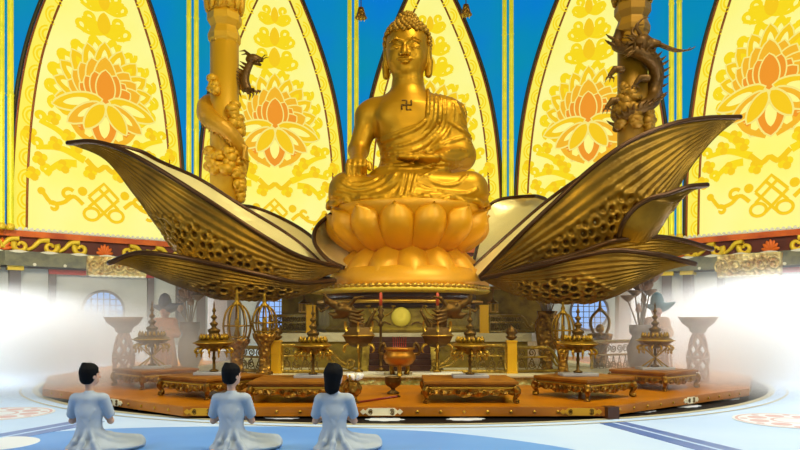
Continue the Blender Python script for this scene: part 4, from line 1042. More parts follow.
# ------------------------------------------------------------------ dragon-headed hexagonal burners
def dragon_head(m_body, S, M, rng_=0):
    pass
def dragon_burner(label, px, sx):
    Y = 17.85; t = thing('dragon_burner', label, 'incense burner', (gx(px, Y), Y, T1), 0, 'dragon-headed burners beside the stairs')
    MB().box((0, 0, .02), (1.3, .5, .04)).build('tray', WHITE_T, t, smooth=False)
    MB().lathe([(.1, .04), (.12, .08), (.035, .12), (.03, .66), (.1, .7)], 10).build('stem', BRASS, t)
    MB().lathe([(.1, .68), (.24, .72), (.36, .8), (.46, .98), (.46, 1.0), (.36, 1.12), (.34, 1.2)], 6, rot=PI / 6).build('hexagonal_bowl', BRASS_D, t, angle=30)
    MB().lathe([(.47, .975), (.49, .99), (.47, 1.01)], 6, rot=PI / 6).build('bowl_edge', BRASS_L, t)
    for k in range(6):
        a = PI / 6 + k * PI / 3; MB().tube([(.36 * math.cos(a), .36 * math.sin(a), 1.1), (.4 * math.cos(a), .4 * math.sin(a), 1.22), (.41 * math.cos(a), .41 * math.sin(a), 1.36)], [.04, .035, .012], 6).build('rim_spike', BRASS_L, t)
        MB().tube(cr([(.3 * math.cos(a), .3 * math.sin(a), .78), (.42 * math.cos(a), .42 * math.sin(a), .72), (.45 * math.cos(a), .45 * math.sin(a), .6), (.4 * math.cos(a), .4 * math.sin(a), .56)], 8), [.03, .035, .035, .03, .03, .025, .02, .012], 6).build('hanging_scroll', BRASS_L, t)
    g = Field((-1.25, -.35, 1.0), (.75, .35, 2.2), .022) if sx < 0 else Field((-.75, -.35, 1.0), (1.25, .35, 2.2), .022)
    q = lambda x, z, y=0: (x * -sx * -1 if False else x * (-1 if sx < 0 else 1), y, z)
    g.chain([q(.02, 1.1), q(.1, 1.3), q(.12, 1.5), q(.28, 1.62)], [.19, .15, .14, .16], .08)
    g.ell(q(.38, 1.66), (.26, .18, .17), .08); g.chain([q(.45, 1.72), q(.66, 1.8), q(.84, 1.9), q(.9, 2.0)], [.12, .095, .075, .03], .05)
    g.chain([q(.42, 1.52), q(.62, 1.5), q(.78, 1.56)], [.11, .08, .03], .05)
    for s2 in (-1, 1):
        g.chain([q(.25, 1.75, s2 * .1), q(.1, 1.95, s2 * .15), q(-.12, 2.0, s2 * .18)], [.055, .04, .015], .03)
        for kk in range(4): g.chain([q(.22, 1.62 - .08 * kk, s2 * .12), q(.0, 1.6 - .1 * kk, s2 * .2), q(-.14, 1.66 - .12 * kk, s2 * .22)], [.05, .04, .012], .02)
        g.chain([q(.78, 1.72, s2 * .05), q(.98, 1.6, s2 * .1), q(1.08, 1.72, s2 * .12)], [.03, .022, .012], .02)
        g.ell(q(.48, 1.78, s2 * .11), (.055, .05, .055), .02)
        g.chain([q(.8, 1.92, s2 * .06), q(.9, 2.06, s2 * .1), q(.98, 2.08, s2 * .12)], [.03, .02, .008], .02)
    for k in range(6): g.chain([q(.1 - .045 * k, 1.55 - .075 * k), q(-.06 - .04 * k, 1.62 - .07 * k)], [.05, .01], .02)
    g.chain([q(-.2, 1.2), q(-.3, 1.42), q(-.42, 1.62), q(-.36, 1.72)], [.06, .05, .035, .012], .03)
    g.build('dragon', BRASS_D, t)
    return t
dragon_burner('hexagonal burner with dragon rearing left, left of the stairs', 359, -1)
dragon_burner('hexagonal burner with dragon rearing right, right of the stairs', 437, 1)
# ------------------------------------------------------------------ central tripod burner
Y = 17.45; t = thing('tripod_burner', 'round bronze tripod incense burner with joss sticks in the middle of the altar', 'incense burner', (gx(399.5, Y), Y, T1))
MB().lathe([(.0, .22), (.2, .22), (.34, .3), (.41, .42), (.4, .52), (.34, .6), (.35, .63), (.4, .65), (.4, .69), (.34, .69), (.32, .62), (0, .6)], 28).build('bowl', mat('polished_bronze', (176, 116, 24), .8, .42), t)
for k in range(3):
    a = -PI / 2 + k * 2 * PI / 3; MB().tube([(.22 * math.cos(a), .22 * math.sin(a), .3), (.24 * math.cos(a), .24 * math.sin(a), .15), (.2 * math.cos(a), .2 * math.sin(a), .0)], [.07, .055, .075], 8).build('leg', BRASS, t)
for sx in (-1, 1): MB().tube(cr([(sx * .36, 0, .52), (sx * .5, 0, .56), (sx * .48, 0, .72), (sx * .4, 0, .8), (sx * .36, 0, .7)], 14), .045, 7).build('ear_handle', BRASS_D, t)
for k in range(7):
    x = -.15 + k * .05; MB().tube([(x, .03 * math.sin(k * 3), .6), (x * 1.1, .03 * math.sin(k * 3), .98)], .008, 5).build('joss_stick', RED, t)
# ------------------------------------------------------------------ candlesticks with red candles
def candle(label, px):
    Y = 18.9 if px < 400 else 18.9
    t = thing('candlestick', label, 'candlestick', (gx(px, 19.0), 19.0 - .28, T1 + .0), 0, 'tall candlesticks with red candles')
    MB().lathe([(.16, 0), (.17, .05), (.06, .12), (.04, .5), (.09, .56), (.04, .62), (.035, 1.2), (.09, 1.26), (.04, 1.32), (.035, 1.4), (.11, 1.5), (.05, 1.56), (.1, 1.65), (.05, 1.7), (.09, 1.76), (.03, 1.78)], 12).build('stick', BRASS_D, t)
    m = MB()
    for sx in (-1, 1): m.tube(cr([(0, 0, 1.55), (sx * .14, 0, 1.5), (sx * .3, 0, 1.62), (sx * .34, 0, 1.76)], 10), .02, 6); m.lathe([(.06, 1.74), (.07, 1.78), (.02, 1.78)], 8, (sx * .34, 0, 0))
    m.build('side_arms', BRASS, t)
    MB().lathe([(.045, 1.76), (.045, 2.1), (.01, 2.14)], 10).build('candle', mat('red_candle', (196, 70, 24), 0, .5), t)
candle('tall candlestick with red candle left of the sun disc', 381); candle('tall candlestick with red candle right of the sun disc', 437)
# ------------------------------------------------------------------ small things on the platform front
t = thing('flower_vase', 'small gilt vase holding a white folded flower, by the long-haired person', 'vase', (gx(355, 13.7), 13.55, PZ))
MB().lathe([(.1, 0), (.11, .02), (.05, .06), (.04, .12), (.12, .2), (.15, .3), (.12, .38), (.08, .42), (.1, .44)], 16).build('vase', CARVED, t)
m = MB()
for k in range(7): m.ball((0, 0, 0), (.05, .025, .1), 8, 6, M=Matrix.Translation((0, 0, .4)) @ Matrix.Rotation(k * 2 * PI / 7, 4, 'Z') @ Matrix.Rotation(.6, 4, 'Y') @ Matrix.Translation((0, 0, .1)))
m.build('gilt_bud', BRASS_L, t)
m = MB(); WHT = mat('white_petal', (246, 240, 226), 0, .5)
for k in range(6): m.ball((0, 0, 0), (.055, .018, .1), 8, 6, M=Matrix.Translation((.02, -.03, .46)) @ Matrix.Rotation(k * 1.05, 4, 'Z') @ Matrix.Rotation(.95, 4, 'Y') @ Matrix.Translation((0, 0, .1)))
m.build('white_flower', WHT, t)
t = thing('offering_bowl', 'small dim gilt bowl on a foot in front of the green carved step', 'bowl', (gx(393, 15.2), 15.2, PZ))
MB().lathe([(.13, 0), (.14, .03), (.05, .09), (.05, .13), (.16, .2), (.19, .3), (.17, .36), (.18, .38), (.14, .38), (.12, .3), (0, .26)], 18).build('bowl', BRASS_D, t)
t = thing('red_baton', 'thin dark red baton lying on the orange platform near its middle', 'stick', tuple(ground(356, 403.5, PZ) + Vector((0, 0, .02))))
b_ = ground(400, 397, PZ + .02) - ground(356, 403.5, PZ + .02); MB().tube([(0, 0, 0), tuple(b_)], .022, 8).build('shaft', mat('dark_red', (120, 26, 20), 0, .4), t)
MB().tube([tuple(b_ * .94), tuple(b_ * 1.0)], .028, 8).build('end_cap', BRASS_D, t)
# ------------------------------------------------------------------ domed cage lanterns
def cage(label, px, Y, z0, ztop_py, w, ped, mt=None):
    top = P(0, ztop_py, Y).z - z0
    t = thing('cage_lantern', label, 'lantern', (gx(px, Y), Y, z0), 0, 'domed cage lanterns')
    r = w / 2
    MB().lathe([(r * .7, 0), (r * .72, .06), (r * .5, .1), (r * .42, ped * .4), (r * .55, ped * .7), (r * .95, ped * .9), (r, ped), (r * .2, ped)], 16).build('pedestal', CARVED, t)
    hgt = (top - ped) * .68
    m = MB()
    for k in range(10):
        a = 2 * PI * k / 10; m.tube([(rr * r * math.cos(a), rr * r * math.sin(a), ped + zz_ * hgt) for rr, zz_ in cr([(.8, 0), (1.0, .25), (1.0, .5), (.8, .78), (.45, .95), (.12, 1.0)], 14)], .022, 5)
    for zz_, rr in ((.06, .86), (.38, 1.02)): m.tube([(rr * r * math.cos(a), rr * r * math.sin(a), ped + zz_ * hgt) for a in np.linspace(0, 2 * PI, 24, endpoint=False)], .022, 5, closed=True)
    m.build('cage', BRASS, t)
    MB().lathe([(r * .2, ped), (r * .25, ped + .1), (r * .12, ped + hgt * .3), (r * .2, ped + hgt * .5), (0.01, ped + hgt * .6)], 12).build('inner_flame_shape', BRASS, t)
    z = ped + hgt
    MB().lathe([(r * .34, z - .04), (r * .36, z + .02), (r * .16, z + .08), (r * .22, z + .12), (r * .1, z + .2), (r * .14, z + .25), (.02, z + .34), (.0, top)], 12).build('spire', BRASS, t)
cage('largest domed cage lantern, left, in front of the low left petal', 237, 17.62, T1, 288, .7, .9)
cage('smaller domed cage lantern at left, between the largest one and the gold post', 264.5, 17.66, T1, 293, .62, 1.05)
cage('domed cage lantern at right, half behind the askew right table censer', 563, 17.66, T1, 300, .56, .85)
# arch-topped lantern on the right
t = thing('arch_lantern', 'open arched lantern with a spire, standing alone in the haze right of the cage lantern', 'lantern', (gx(600, 20.5), 20.5, PZ))
MB().lathe([(.34, 0), (.36, .1), (.2, .3), (.2, .8), (.34, 1.05), (.38, 1.2), (.2, 1.24)], 14).build('pedestal', CARVED, t)
MB().tube(cr([(-.18, 0, 1.2), (-.27, 0, 1.45), (-.25, 0, 1.68), (-.1, 0, 1.86), (0, 0, 1.92), (.1, 0, 1.86), (.25, 0, 1.68), (.27, 0, 1.45), (.18, 0, 1.2)], 28), .045, 8).build('arch', BRASS, t)
MB().lathe([(.08, 1.88), (.09, 1.94), (.05, 1.98), (.03, 2.2), (0, 2.4)], 10).build('spire', BRASS, t)
MB().ball((0, 0, 1.36), (.13, .13, .14), 10, 8).build('flame_jewel', BRASS_L, t)
# two lanterns hanging under the altar rim ends
for lab, px in (('small lantern hanging at the left end of the altar rim', 304), ('small lantern hanging at the right end of the altar rim', 493)):
    Y = 20.3; zt_ = zr - .02; t = thing('hanging_lantern', lab, 'lantern', (gx(px, Y), Y, T2 + .6), 0, 'small lanterns hanging from the rim')
    k = zt_ - (T2 + .6)
    MB().tube([(0, 0, k), (0, 0, .36)], .018, 6).build('chain', BRASS_D, t)
    MB().lathe([(.01, .4), (.06, .36), (.17, .3), (.19, .27), (.06, .26)], 6).build('roof', BRASS_D, t, smooth=False)
    m = MB()
    for q in range(6): a = q * PI / 3; m.tube([(.14 * math.cos(a), .14 * math.sin(a), .28), (.14 * math.cos(a), .14 * math.sin(a), .02)], .015, 5)
    m.lathe([(.15, 0), (.17, .03), (.05, .04)], 6); m.build('cage', BRASS_L, t, smooth=False)
# ------------------------------------------------------------------ wide bowls on lattice stands
def bowl_stand(label, px, Y):
    z0 = PZ; zt_ = P(0, 317.0, Y).z - z0
    t = thing('bowl_stand', label, 'brazier', (gx(px, Y), Y, z0), 0, 'wide bowls on pierced stands')
    W = 19 / 690 * Y
    MB().lathe([(.06, zt_ - .46), (.2, zt_ - .4), (W * .45, zt_ - .3), (W * .78, zt_ - .17), (W, zt_), (W * .95, zt_), (W * .7, zt_ - .14), (.1, zt_ - .25)], 28).build('bowl', mat('rosy_bronze', (150, 104, 72), .5, .45), t)
    m = MB()
    def rad(u): return .1 + .17 * min(1, u * 2.2) ** .7 * (1 - .12 * u)
    H_ = zt_ - .42
    for sgn in (-1, 1):
        for k in range(6):
            m.tube([(rad(1 - u) * math.cos(2 * PI * k / 6 + sgn * u * 3.2), rad(1 - u) * math.sin(2 * PI * k / 6 + sgn * u * 3.2), u * H_) for u in np.linspace(0, 1, 16)], .035, 5)
    for u in (0, .5, 1): m.tube([(rad(1 - u) * math.cos(a), rad(1 - u) * math.sin(a), max(u * H_, .03)) for a in np.linspace(0, 2 * PI, 20, endpoint=False)], .04, 6, closed=True)
    m.build('pierced_stand', mat('rosy_copper', (190, 126, 88), .4, .5), t)
bowl_stand('wide bowl on a pierced stand in the haze at left, by the round window', 123.5, 18.3)
bowl_stand('wide bowl on a pierced stand fading into the white haze at right', 698, 18.3)
# ------------------------------------------------------------------ vases of lotus flowers
STEM = mat('flower_stem', (150, 128, 104), .1, .5); LOT = mat('dried_lotus', (186, 150, 122), .1, .5)
def lotus_vase(label, px, Y, py_rim, spec, wv=.34):
    zr_ = P(0, py_rim, Y).z - PZ
    t = thing('lotus_vase', label, 'vase', (gx(px, Y), Y, PZ), 0, 'vases of tall lotus flowers')
    MB().lathe([(wv * .7, 0), (wv * .75, .06), (wv * .5, .14), (wv * .95, zr_ * .35), (wv * 1.0, zr_ * .6), (wv * .6, zr_ * .8), (wv * .8, zr_ * .86), (wv * .85, zr_), (wv * .7, zr_), (wv * .5, zr_ * .85)], 16).build('vase', mat('grey_bronze_vase', (128, 108, 96), .4, .5), t)
    for qx, qy, kind in spec:
        x, z = (qx - px) / 690 * Y, P(0, qy, Y).z - PZ; y = random.uniform(-.15, .15)
        s = MB().tube(cr([(x * .15, 0, zr_ - .1), (x * .6, y * .6, zr_ + (z - zr_) * .5), (x, y, z)], 10), .02, 5).build('flower_stem', STEM, t)
        if kind == 'pod': MB().lathe([(.02, -.03), (.1, .03), (.2, .12), (.2, .15), (.02, .15)], 12, (x, y, z)).build('seed_pod', STEM, s)
        elif kind == 'bud': MB().lathe([(.02, 0), (.09, .07), (.07, .17), (.01, .28)], 10, (x, y, z)).build('flower_bud', LOT, s)
        else:
            m = MB()
            for q in range(11):
                tl_ = .35 if q < 5 else 1.0
                m.ball((0, 0, 0), (.1, .035, .17), 8, 6, M=Matrix.Translation((x, y, z)) @ Matrix.Rotation(q * 2 * PI / 5.5, 4, 'Z') @ Matrix.Rotation(tl_, 4, 'Y') @ Matrix.Translation((0, 0, .16)))
            m.build('blossom', LOT, s)
lotus_vase('tall vase of lotus flowers, left of the figure in the teal hat', 640, 18.6, 325, [(627, 301, 'pod'), (641, 290, 'fl'), (649, 295, 'pod'), (634, 296, 'pod'), (637, 313, 'bud'), (648, 282, 'fl'), (655, 276, 'fl'), (645, 303, 'bud')])
lotus_vase('vase of lotus flowers, right of the figure in the grey hat', 190, 19.6, 322, [(183, 301, 'pod'), (188, 297, 'fl'), (194, 297, 'fl'), (198, 300, 'pod'), (181, 312, 'bud'), (192, 306, 'bud')])
t = thing('twig_vase', 'grey carved vase holding bare twigs, left of the right cage lantern', 'vase', (gx(547, 19.6), 19.6, PZ))
zr_ = P(0, 311, 19.6).z - PZ
MB().lathe([(.22, 0), (.24, .08), (.15, .3), (.3, zr_ * .55), (.36, zr_ * .8), (.26, zr_ * .93), (.3, zr_), (.24, zr_)], 16).build('vase', CARVED, t)
m = MB()
for k in range(9): a = k * .7; m.tube([(.1 * math.cos(a), .1 * math.sin(a), zr_ - .05), (.2 * math.cos(a), .2 * math.sin(a), zr_ + .2), (.3 * math.cos(a * 1.1), .3 * math.sin(a), zr_ + .3 + .05 * (k % 4))], [.02, .015, .006], 5)
m.build('twigs', STEM, t)
# ------------------------------------------------------------------ robed guardian figures with wide flared hats
def guardian(label, px, Y, feet_z, py_top, flip, hat_m, robe_m, skin_m):
    S = (P(0, py_top, Y).z - feet_z) / 1.95
    t = thing('robed_figure', label, 'statue', (gx(px, Y), Y, feet_z), 0, 'robed figures with flared hats', S)
    g = Field((-.5, -.4, -.02), (.5, .4, 1.75), .02)
    g.ell((0, 0, 1.52), (.105, .125, .15), .03); g.cap((0, .01, 1.3), (0, 0, 1.46), .06, .055, .05); g.cap((0, -.12, 1.5), (0, -.14, 1.46), .015, .022, .02)
    for s2 in (-1, 1):
        g.ell((s2 * .105, .01, 1.51), (.02, .035, .05), .02); g.ell((s2 * .042, -.112, 1.54), (.025, .02, .014), .01)
        g.cap((s2 * .19, 0, 1.27), (s2 * .26, -.02, 1.02), .07, .055, .06); g.cap((s2 * .26, -.02, 1.02), (s2 * .05, -.24, 1.08), .05, .035, .04)
        for q in range(4): g.chain([(s2 * .03, -.24, 1.07 + q * .016), (s2 * .012, -.27, 1.12 + q * .014), (s2 * .006, -.27, 1.17 + q * .008)], [.014, .012, .008], .008)
        g.cap((s2 * .03, -.22, 1.1), (s2 * .02, -.22, 1.15), .014, .009, .01)
        g.cap((s2 * .09, .02, .9), (s2 * .1, .02, .06), .09, .05, .05); g.ell((s2 * .1, -.06, .035), (.05, .12, .035), .03)
    g.ell((0, 0, 1.1), (.19, .13, .26), .08); g.ell((0, -.125, 1.465), (.035, .015, .012), .01)
    g.build('body', skin_m, t)
    g = Field((-.5, -.42, -.02), (.5, .42, 1.5), .02)
    g.ell((0, 0, 1.1), (.22, .16, .28), .06); g.cap((0, 0, 1.0), (0, .02, .14), .19, .3, .08); g.cap((-.19, 0, 1.28), (.19, 0, 1.28), .1, .1, .06)
    for s2 in (-1, 1):
        g.cap((s2 * .2, 0, 1.26), (s2 * .28, -.02, 1.02), .09, .09, .06); g.cap((s2 * .28, -.02, 1.0), (s2 * .12, -.19, 1.03), .08, .09, .05); g.cap((s2 * .15, -.18, 1.0), (s2 * .16, -.18, .62), .08, .05, .05)
        for q in range(3): g.chain([(s2 * (.05 + .08 * q), -.19 + .02 * q, .95), (s2 * (.07 + .1 * q), -.3 + .04 * q, .1)], [.02, .03], .03)
    g.ell((0, 0, 1.47), (.13, .15, .1), .02, cut=True)
    g.build('robe', robe_m, t)
    fl = -1 if flip else 1
    m = MB().lathe([(.13, 1.6), (.15, 1.68), (.14, 1.8), (.1, 1.9), (.03, 1.95)], 14)
    m.tube(cr([(-.34 * fl, 0, 1.7), (-.18 * fl, 0, 1.62), (0, 0, 1.62), (.2 * fl, 0, 1.62), (.42 * fl, 0, 1.72)], 14), [.015, .03, .04, .06, .09, .12, .13, .13, .12, .1, .08, .06, .04, .015], 8)
    m.build('flared_hat', hat_m, t)
SKIN_S = mat('figure_skin', (206, 150, 122), 0, .6)
guardian('robed figure in orange with a grey flared hat, in the haze at left', 165, 19.5, PZ, 293, False, mat('grey_hat', (84, 84, 96), 0, .6), mat('orange_robe', (214, 128, 62), 0, .6), SKIN_S)
guardian('robed figure in pale peach with a teal flared hat, in the haze at right', 657, 19.5, PZ, 292, False, mat('teal_hat', (70, 124, 130), 0, .6), mat('peach_robe', (226, 178, 140), 0, .6), SKIN_S)
# ------------------------------------------------------------------ hanging bells
def bell(label, px, py, Y):
    c = P(px, py, Y); t = thing('hanging_bell', label, 'bell', c, 0, 'small bells hanging high up')
    MB().tube([(0, 0, .3), (0, 0, 9)], .03, 5).build('cord', BRASS_D, t)
    MB().lathe([(.02, .34), (.16, .3), (.22, .05), (.3, -.2), (.36, -.28), (.3, -.28)], 14).build('bell_body', CARVED, t)
    for k in range(3): MB().tube([((k - 1) * .18, 0, -.25), ((k - 1) * .2, 0, -.5)], [.04, .015], 6).build('tassel', FR_SC, t)
bell('small gilt bell hanging high against the blue glass left of the statue head', 361, 13, 40); bell('small gilt bell hanging high against the frame right of the statue head', 466, 10, 40)
# ================================================================== dragon columns
CLD = mat('golden_column', (218, 162, 12), .3, .5, bump=('noise', 2.5, .15, .05)); CRD = mat('bronze_column', (160, 114, 14), .4, .48, bump=('noise', 2.5, .15, .05))
DR_D = mat('dark_bronze_dragon', (104, 70, 12), .5, .45, bump=('voronoi', 6, .4, .04)); DR_G = mat('golden_dragon', (206, 148, 14), .35, .46, bump=('voronoi', 6, .4, .04))
def column(label, px, Y, r, mt, pys):
    """pys: rows of capital hex rings"""
    x = gx(px, Y); t = thing('dragon_column', label, 'column', (x, Y, PZ))
    Z = lambda py: P(0, py, Y).z - PZ
    MB().lathe([(r * 1.5, 0), (r * 1.5, .4), (r * 1.2, .6), (r * 1.12, 3.5), (r * 1.3, 3.7), (r * 1.3, 3.9), (r, 4.0)], 8, rot=PI / 8).build('stone_pedestal', PLASTER, t, smooth=False)
    zn = Z(pys[0])
    MB().lathe([(r * 1.02, 3.95), (r, zn)], 32).build('shaft', mt, t)
    u = r
    MB().lathe([(u * 1.0, zn - .05), (u * 1.15, zn + .1), (u * 1.17, zn + .3), (u * .98, zn + .55), (u * .95, zn + .62), (u * 1.22, zn + .85), (u * 1.22, zn + 1.1), (u * 1.0, zn + 1.3)], 8, rot=PI / 8).build('octagonal_capital', mt, t, smooth=False)
    m = MB(); m.lathe([(u * .95, zn + 1.2), (u * 1.15, zn + 1.4), (u * 1.3, zn + 2.0), (u * 1.35, zn + 4.5), (u * .9, zn + 4.6)], 24)
    for k in range(12):
        a = 2 * PI * k / 12; m.ball((u * 1.2 * math.cos(a), u * 1.2 * math.sin(a), zn + 1.75), (u * .3, u * .3, .55), 8, 6)
    m.build('lotus_capital', mt, t)
    return t, Z
def helix(r, spec, Z, n):
    """spec: (angle deg measured from the viewer side towards +x, py, extra radius)"""
    out = []
    for a, py, e in cr(spec, n):
        q = math.radians(a); out.append(((r + e) * math.sin(q), -(r + e) * math.cos(q), Z(py)))
    return out
def cloud(m, r, a, z, s):
    q = math.radians(a)
    for k in range(11):
        da, dz = random.uniform(-.28, .28) * s, random.uniform(-.4, .4) * s
        m.ball(((r + .1) * math.sin(q + da), -(r + .1) * math.cos(q + da), z + dz), (random.uniform(.16, .3) * s, random.uniform(.2, .3) * s, random.uniform(.14, .24) * s), 10, 7)
Yc = 27.5; rC = 14.0 / 690 * Yc
t, Z = column('golden column at left with a dragon tail coiled round it and cloud bosses', 224.5, Yc, rC, CLD, (44,))
d = helix(rC, [(40, 62, .1), (70, 78, .15), (95, 92, .16)], Z, 12)
d = helix(rC, [(-250, 70, .1), (-180, 88, .12), (-95, 104, .15), (-60, 116, .18), (-20, 127, .2), (25, 137, .2), (65, 150, .18), (100, 165, .15), (150, 180, .1)], Z, 70)
nn = len(d); dm = MB().tube(d, [.12 + .24 * math.sin(PI * min(i / (nn - 1) * .9 + .05, 1)) for i in range(nn)], 10)
for i in range(2, nn - 2, 2):
    p = Vector(d[i]); o = Vector((p.x, p.y, 0)).normalized(); tn = (Vector(d[i + 1]) - Vector(d[i - 1])).normalized(); up = tn.cross(o).normalized()
    b = p + up * .34; dm.tube([p + up * .2, b + o * .1 + tn * .05, b + up * .08 + o * .16 + tn * .12], [.06, .04, .008], 5)
for a, py in ((-35, 118), (60, 146)):
    q = math.radians(a); c0 = Vector(((rC + .2) * math.sin(q), -(rC + .2) * math.cos(q), Z(py)))
    dm.tube([c0, c0 + Vector((.3, -.15, -.2)), c0 + Vector((.2, -.1, -.6)), c0 + Vector((.45, -.15, -.75))], [.14, .12, .08, .03], 7)
dm.build('coiled_dragon', DR_G, t)
# head in dark bronze standing off the shaft
hx = [(248 - 224.5, 92), (246 - 224.5, 82), (247.5 - 224.5, 74), (251 - 224.5, 66), (254 - 224.5, 61)]
pt = [(a / 690 * Yc, -.2, Z(b)) for a, b in hx]
hm = MB().tube(cr(pt, 20), [.2 - .004 * k for k in range(20)], 8)
H0 = Vector(pt[-1]); hm.ball(H0, (.3, .22, .2), 10, 8); hm.tube([H0 + Vector((.1, 0, .02)), H0 + Vector((.4, 0, -.04))], [.17, .08], 8); hm.tube([H0 + Vector((.05, 0, -.1)), H0 + Vector((.32, 0, -.24))], [.12, .05], 7)
for s2 in (-1, 1):
    hm.tube([H0 + Vector((-.1, s2 * .12, .12)), H0 + Vector((-.3, s2 * .16, .28)), H0 + Vector((-.5, s2 * .18, .24))], [.06, .045, .01], 6)
    hm.tube([H0 + Vector((.35, s2 * .08, 0)), H0 + Vector((.5, s2 * .12, .12)), H0 + Vector((.6, s2 * .14, .1))], [.025, .02, .006], 5)
for k in range(7): 
    p = Vector(cr(pt, 20)[2 + 2 * k]); hm.tube([p, p + Vector((-.2, 0, .12)), p + Vector((-.36, 0, .22))], [.08, .05, .008], 5)
F0 = Vector(((247 - 224.5) / 690 * Yc, -.25, Z(93))); hm.tube([Vector(pt[0]) + Vector((0, 0, .1)), F0 + Vector((.1, 0, -.02)), F0 + Vector((.35, 0, .05))], [.14, .12, .08], 7)
for k in range(4): hm.tube([F0 + Vector((.1 + .12 * k, 0, 0)), F0 + Vector((.2 + .13 * k, -.05, -.18 + .05 * k)), F0 + Vector((.14 + .14 * k, -.05, -.38 + .09 * k))], [.06, .045, .008], 5)
o = hm.build('dragon_head', DR_D, t); o['label'] = 'dark bronze dragon head and claw'
cm_ = MB()
for a, py, s in ((-25, 90, .8), (55, 117, 1.0), (80, 126, .8), (-40, 160, .9), (-10, 166, .8), (30, 164, 1.0), (75, 162, .9), (70, 180, 1.0), (85, 192, .8)): cloud(cm_, rC, a, Z(py), s)
cm_.build('cloud_bosses', CLD, t)
# right column
Yr = 26.5; rR = 14.5 / 690 * Yr
t, Z = column('bronze column at right with a horned dragon clinging to it', 632.5, Yr, rR, CRD, (36,))
d = helix(rR, [(-60, 34, .1), (-75, 46, .15), (-40, 54, .22), (10, 62, .28), (55, 72, .3), (80, 84, .28), (75, 98, .22), (40, 108, .15), (-30, 118, .1), (-90, 130, .08)], Z, 64); nn = len(d)
dm = MB().tube(d, [.12 + .17 * math.sin(PI * min(i / (nn - 1) * .85 + .1, 1)) for i in range(nn)], 10)
for i in range(2, nn - 2, 2):
    p = Vector(d[i]); o = Vector((p.x, p.y, 0)).normalized(); dm.tube([p + o * .15, p + o * .36 + Vector((0, 0, .06)), p + o * .5 + Vector((0, 0, .14))], [.08, .05, .008], 5)
H0 = Vector(((634 - 632.5) / 690 * Yr, -rR - .35, Z(52)))
dm.ball(H0, (.36, .34, .3), 12, 8); dm.tube([H0, H0 + Vector((.3, -.15, -.1)), H0 + Vector((.6, -.2, -.12))], [.26, .2, .1], 9); dm.tube([H0 + Vector((.05, 0, -.2)), H0 + Vector((.45, -.12, -.36))], [.16, .06], 8)
for s2, z2 in ((-1, .0), (1, .12)):
    dm.tube(cr([H0 + Vector((.3, s2 * .1, .05 + z2)), H0 + Vector((.8, s2 * .16, -.2 + z2)), H0 + Vector((1.3, s2 * .2, -.36 + z2)), H0 + Vector((1.7, s2 * .2, -.34 + z2)), H0 + Vector((1.88, s2 * .2, -.22 + z2))], 16), [.09 - .005 * k for k in range(16)], 7)
    dm.tube(cr([H0 + Vector((-.1, s2 * .15, .2)), H0 + Vector((-.3, s2 * .25, .5)), H0 + Vector((-.1, s2 * .3, .75)), H0 + Vector((.15, s2 * .3, .8))], 12), [.08 - .006 * k for k in range(12)], 6)
for k in range(9):
    a = k * .7; dm.tube([H0 + Vector((-.15, .05, -.05)), H0 + Vector((-.4 - .1 * math.sin(a), -.1, .3 * math.cos(a) - .1)), H0 + Vector((-.7 + .1 * math.sin(a * 2), -.1, .45 * math.cos(a) - .2))], [.09, .06, .01], 5)
for a, py in ((-50, 74), (30, 84), (-60, 104), (60, 108)):
    q = math.radians(a); c0 = Vector(((rR + .15) * math.sin(q), -(rR + .15) * math.cos(q), Z(py)))
    dm.tube([c0, c0 + Vector((-.35, -.2, -.05)), c0 + Vector((-.55, -.2, -.3))], [.16, .13, .08], 7)
    for k in range(3): dm.tube([c0 + Vector((-.55, -.2, -.3)), c0 + Vector((-.68 + .14 * k, -.28, -.42)), c0 + Vector((-.72 + .16 * k, -.24, -.56))], [.05, .035, .006], 5)
dm.build('horned_dragon', DR_D, t)
cm_ = MB()
for a, py, s in ((-45, 100, .9), (-25, 108, 1.1), (-60, 116, 1.0), (-10, 120, .9), (50, 124, .9)): cloud(cm_, rR, a, Z(py), s)
cm_.build('cloud_bosses', CRD, t)
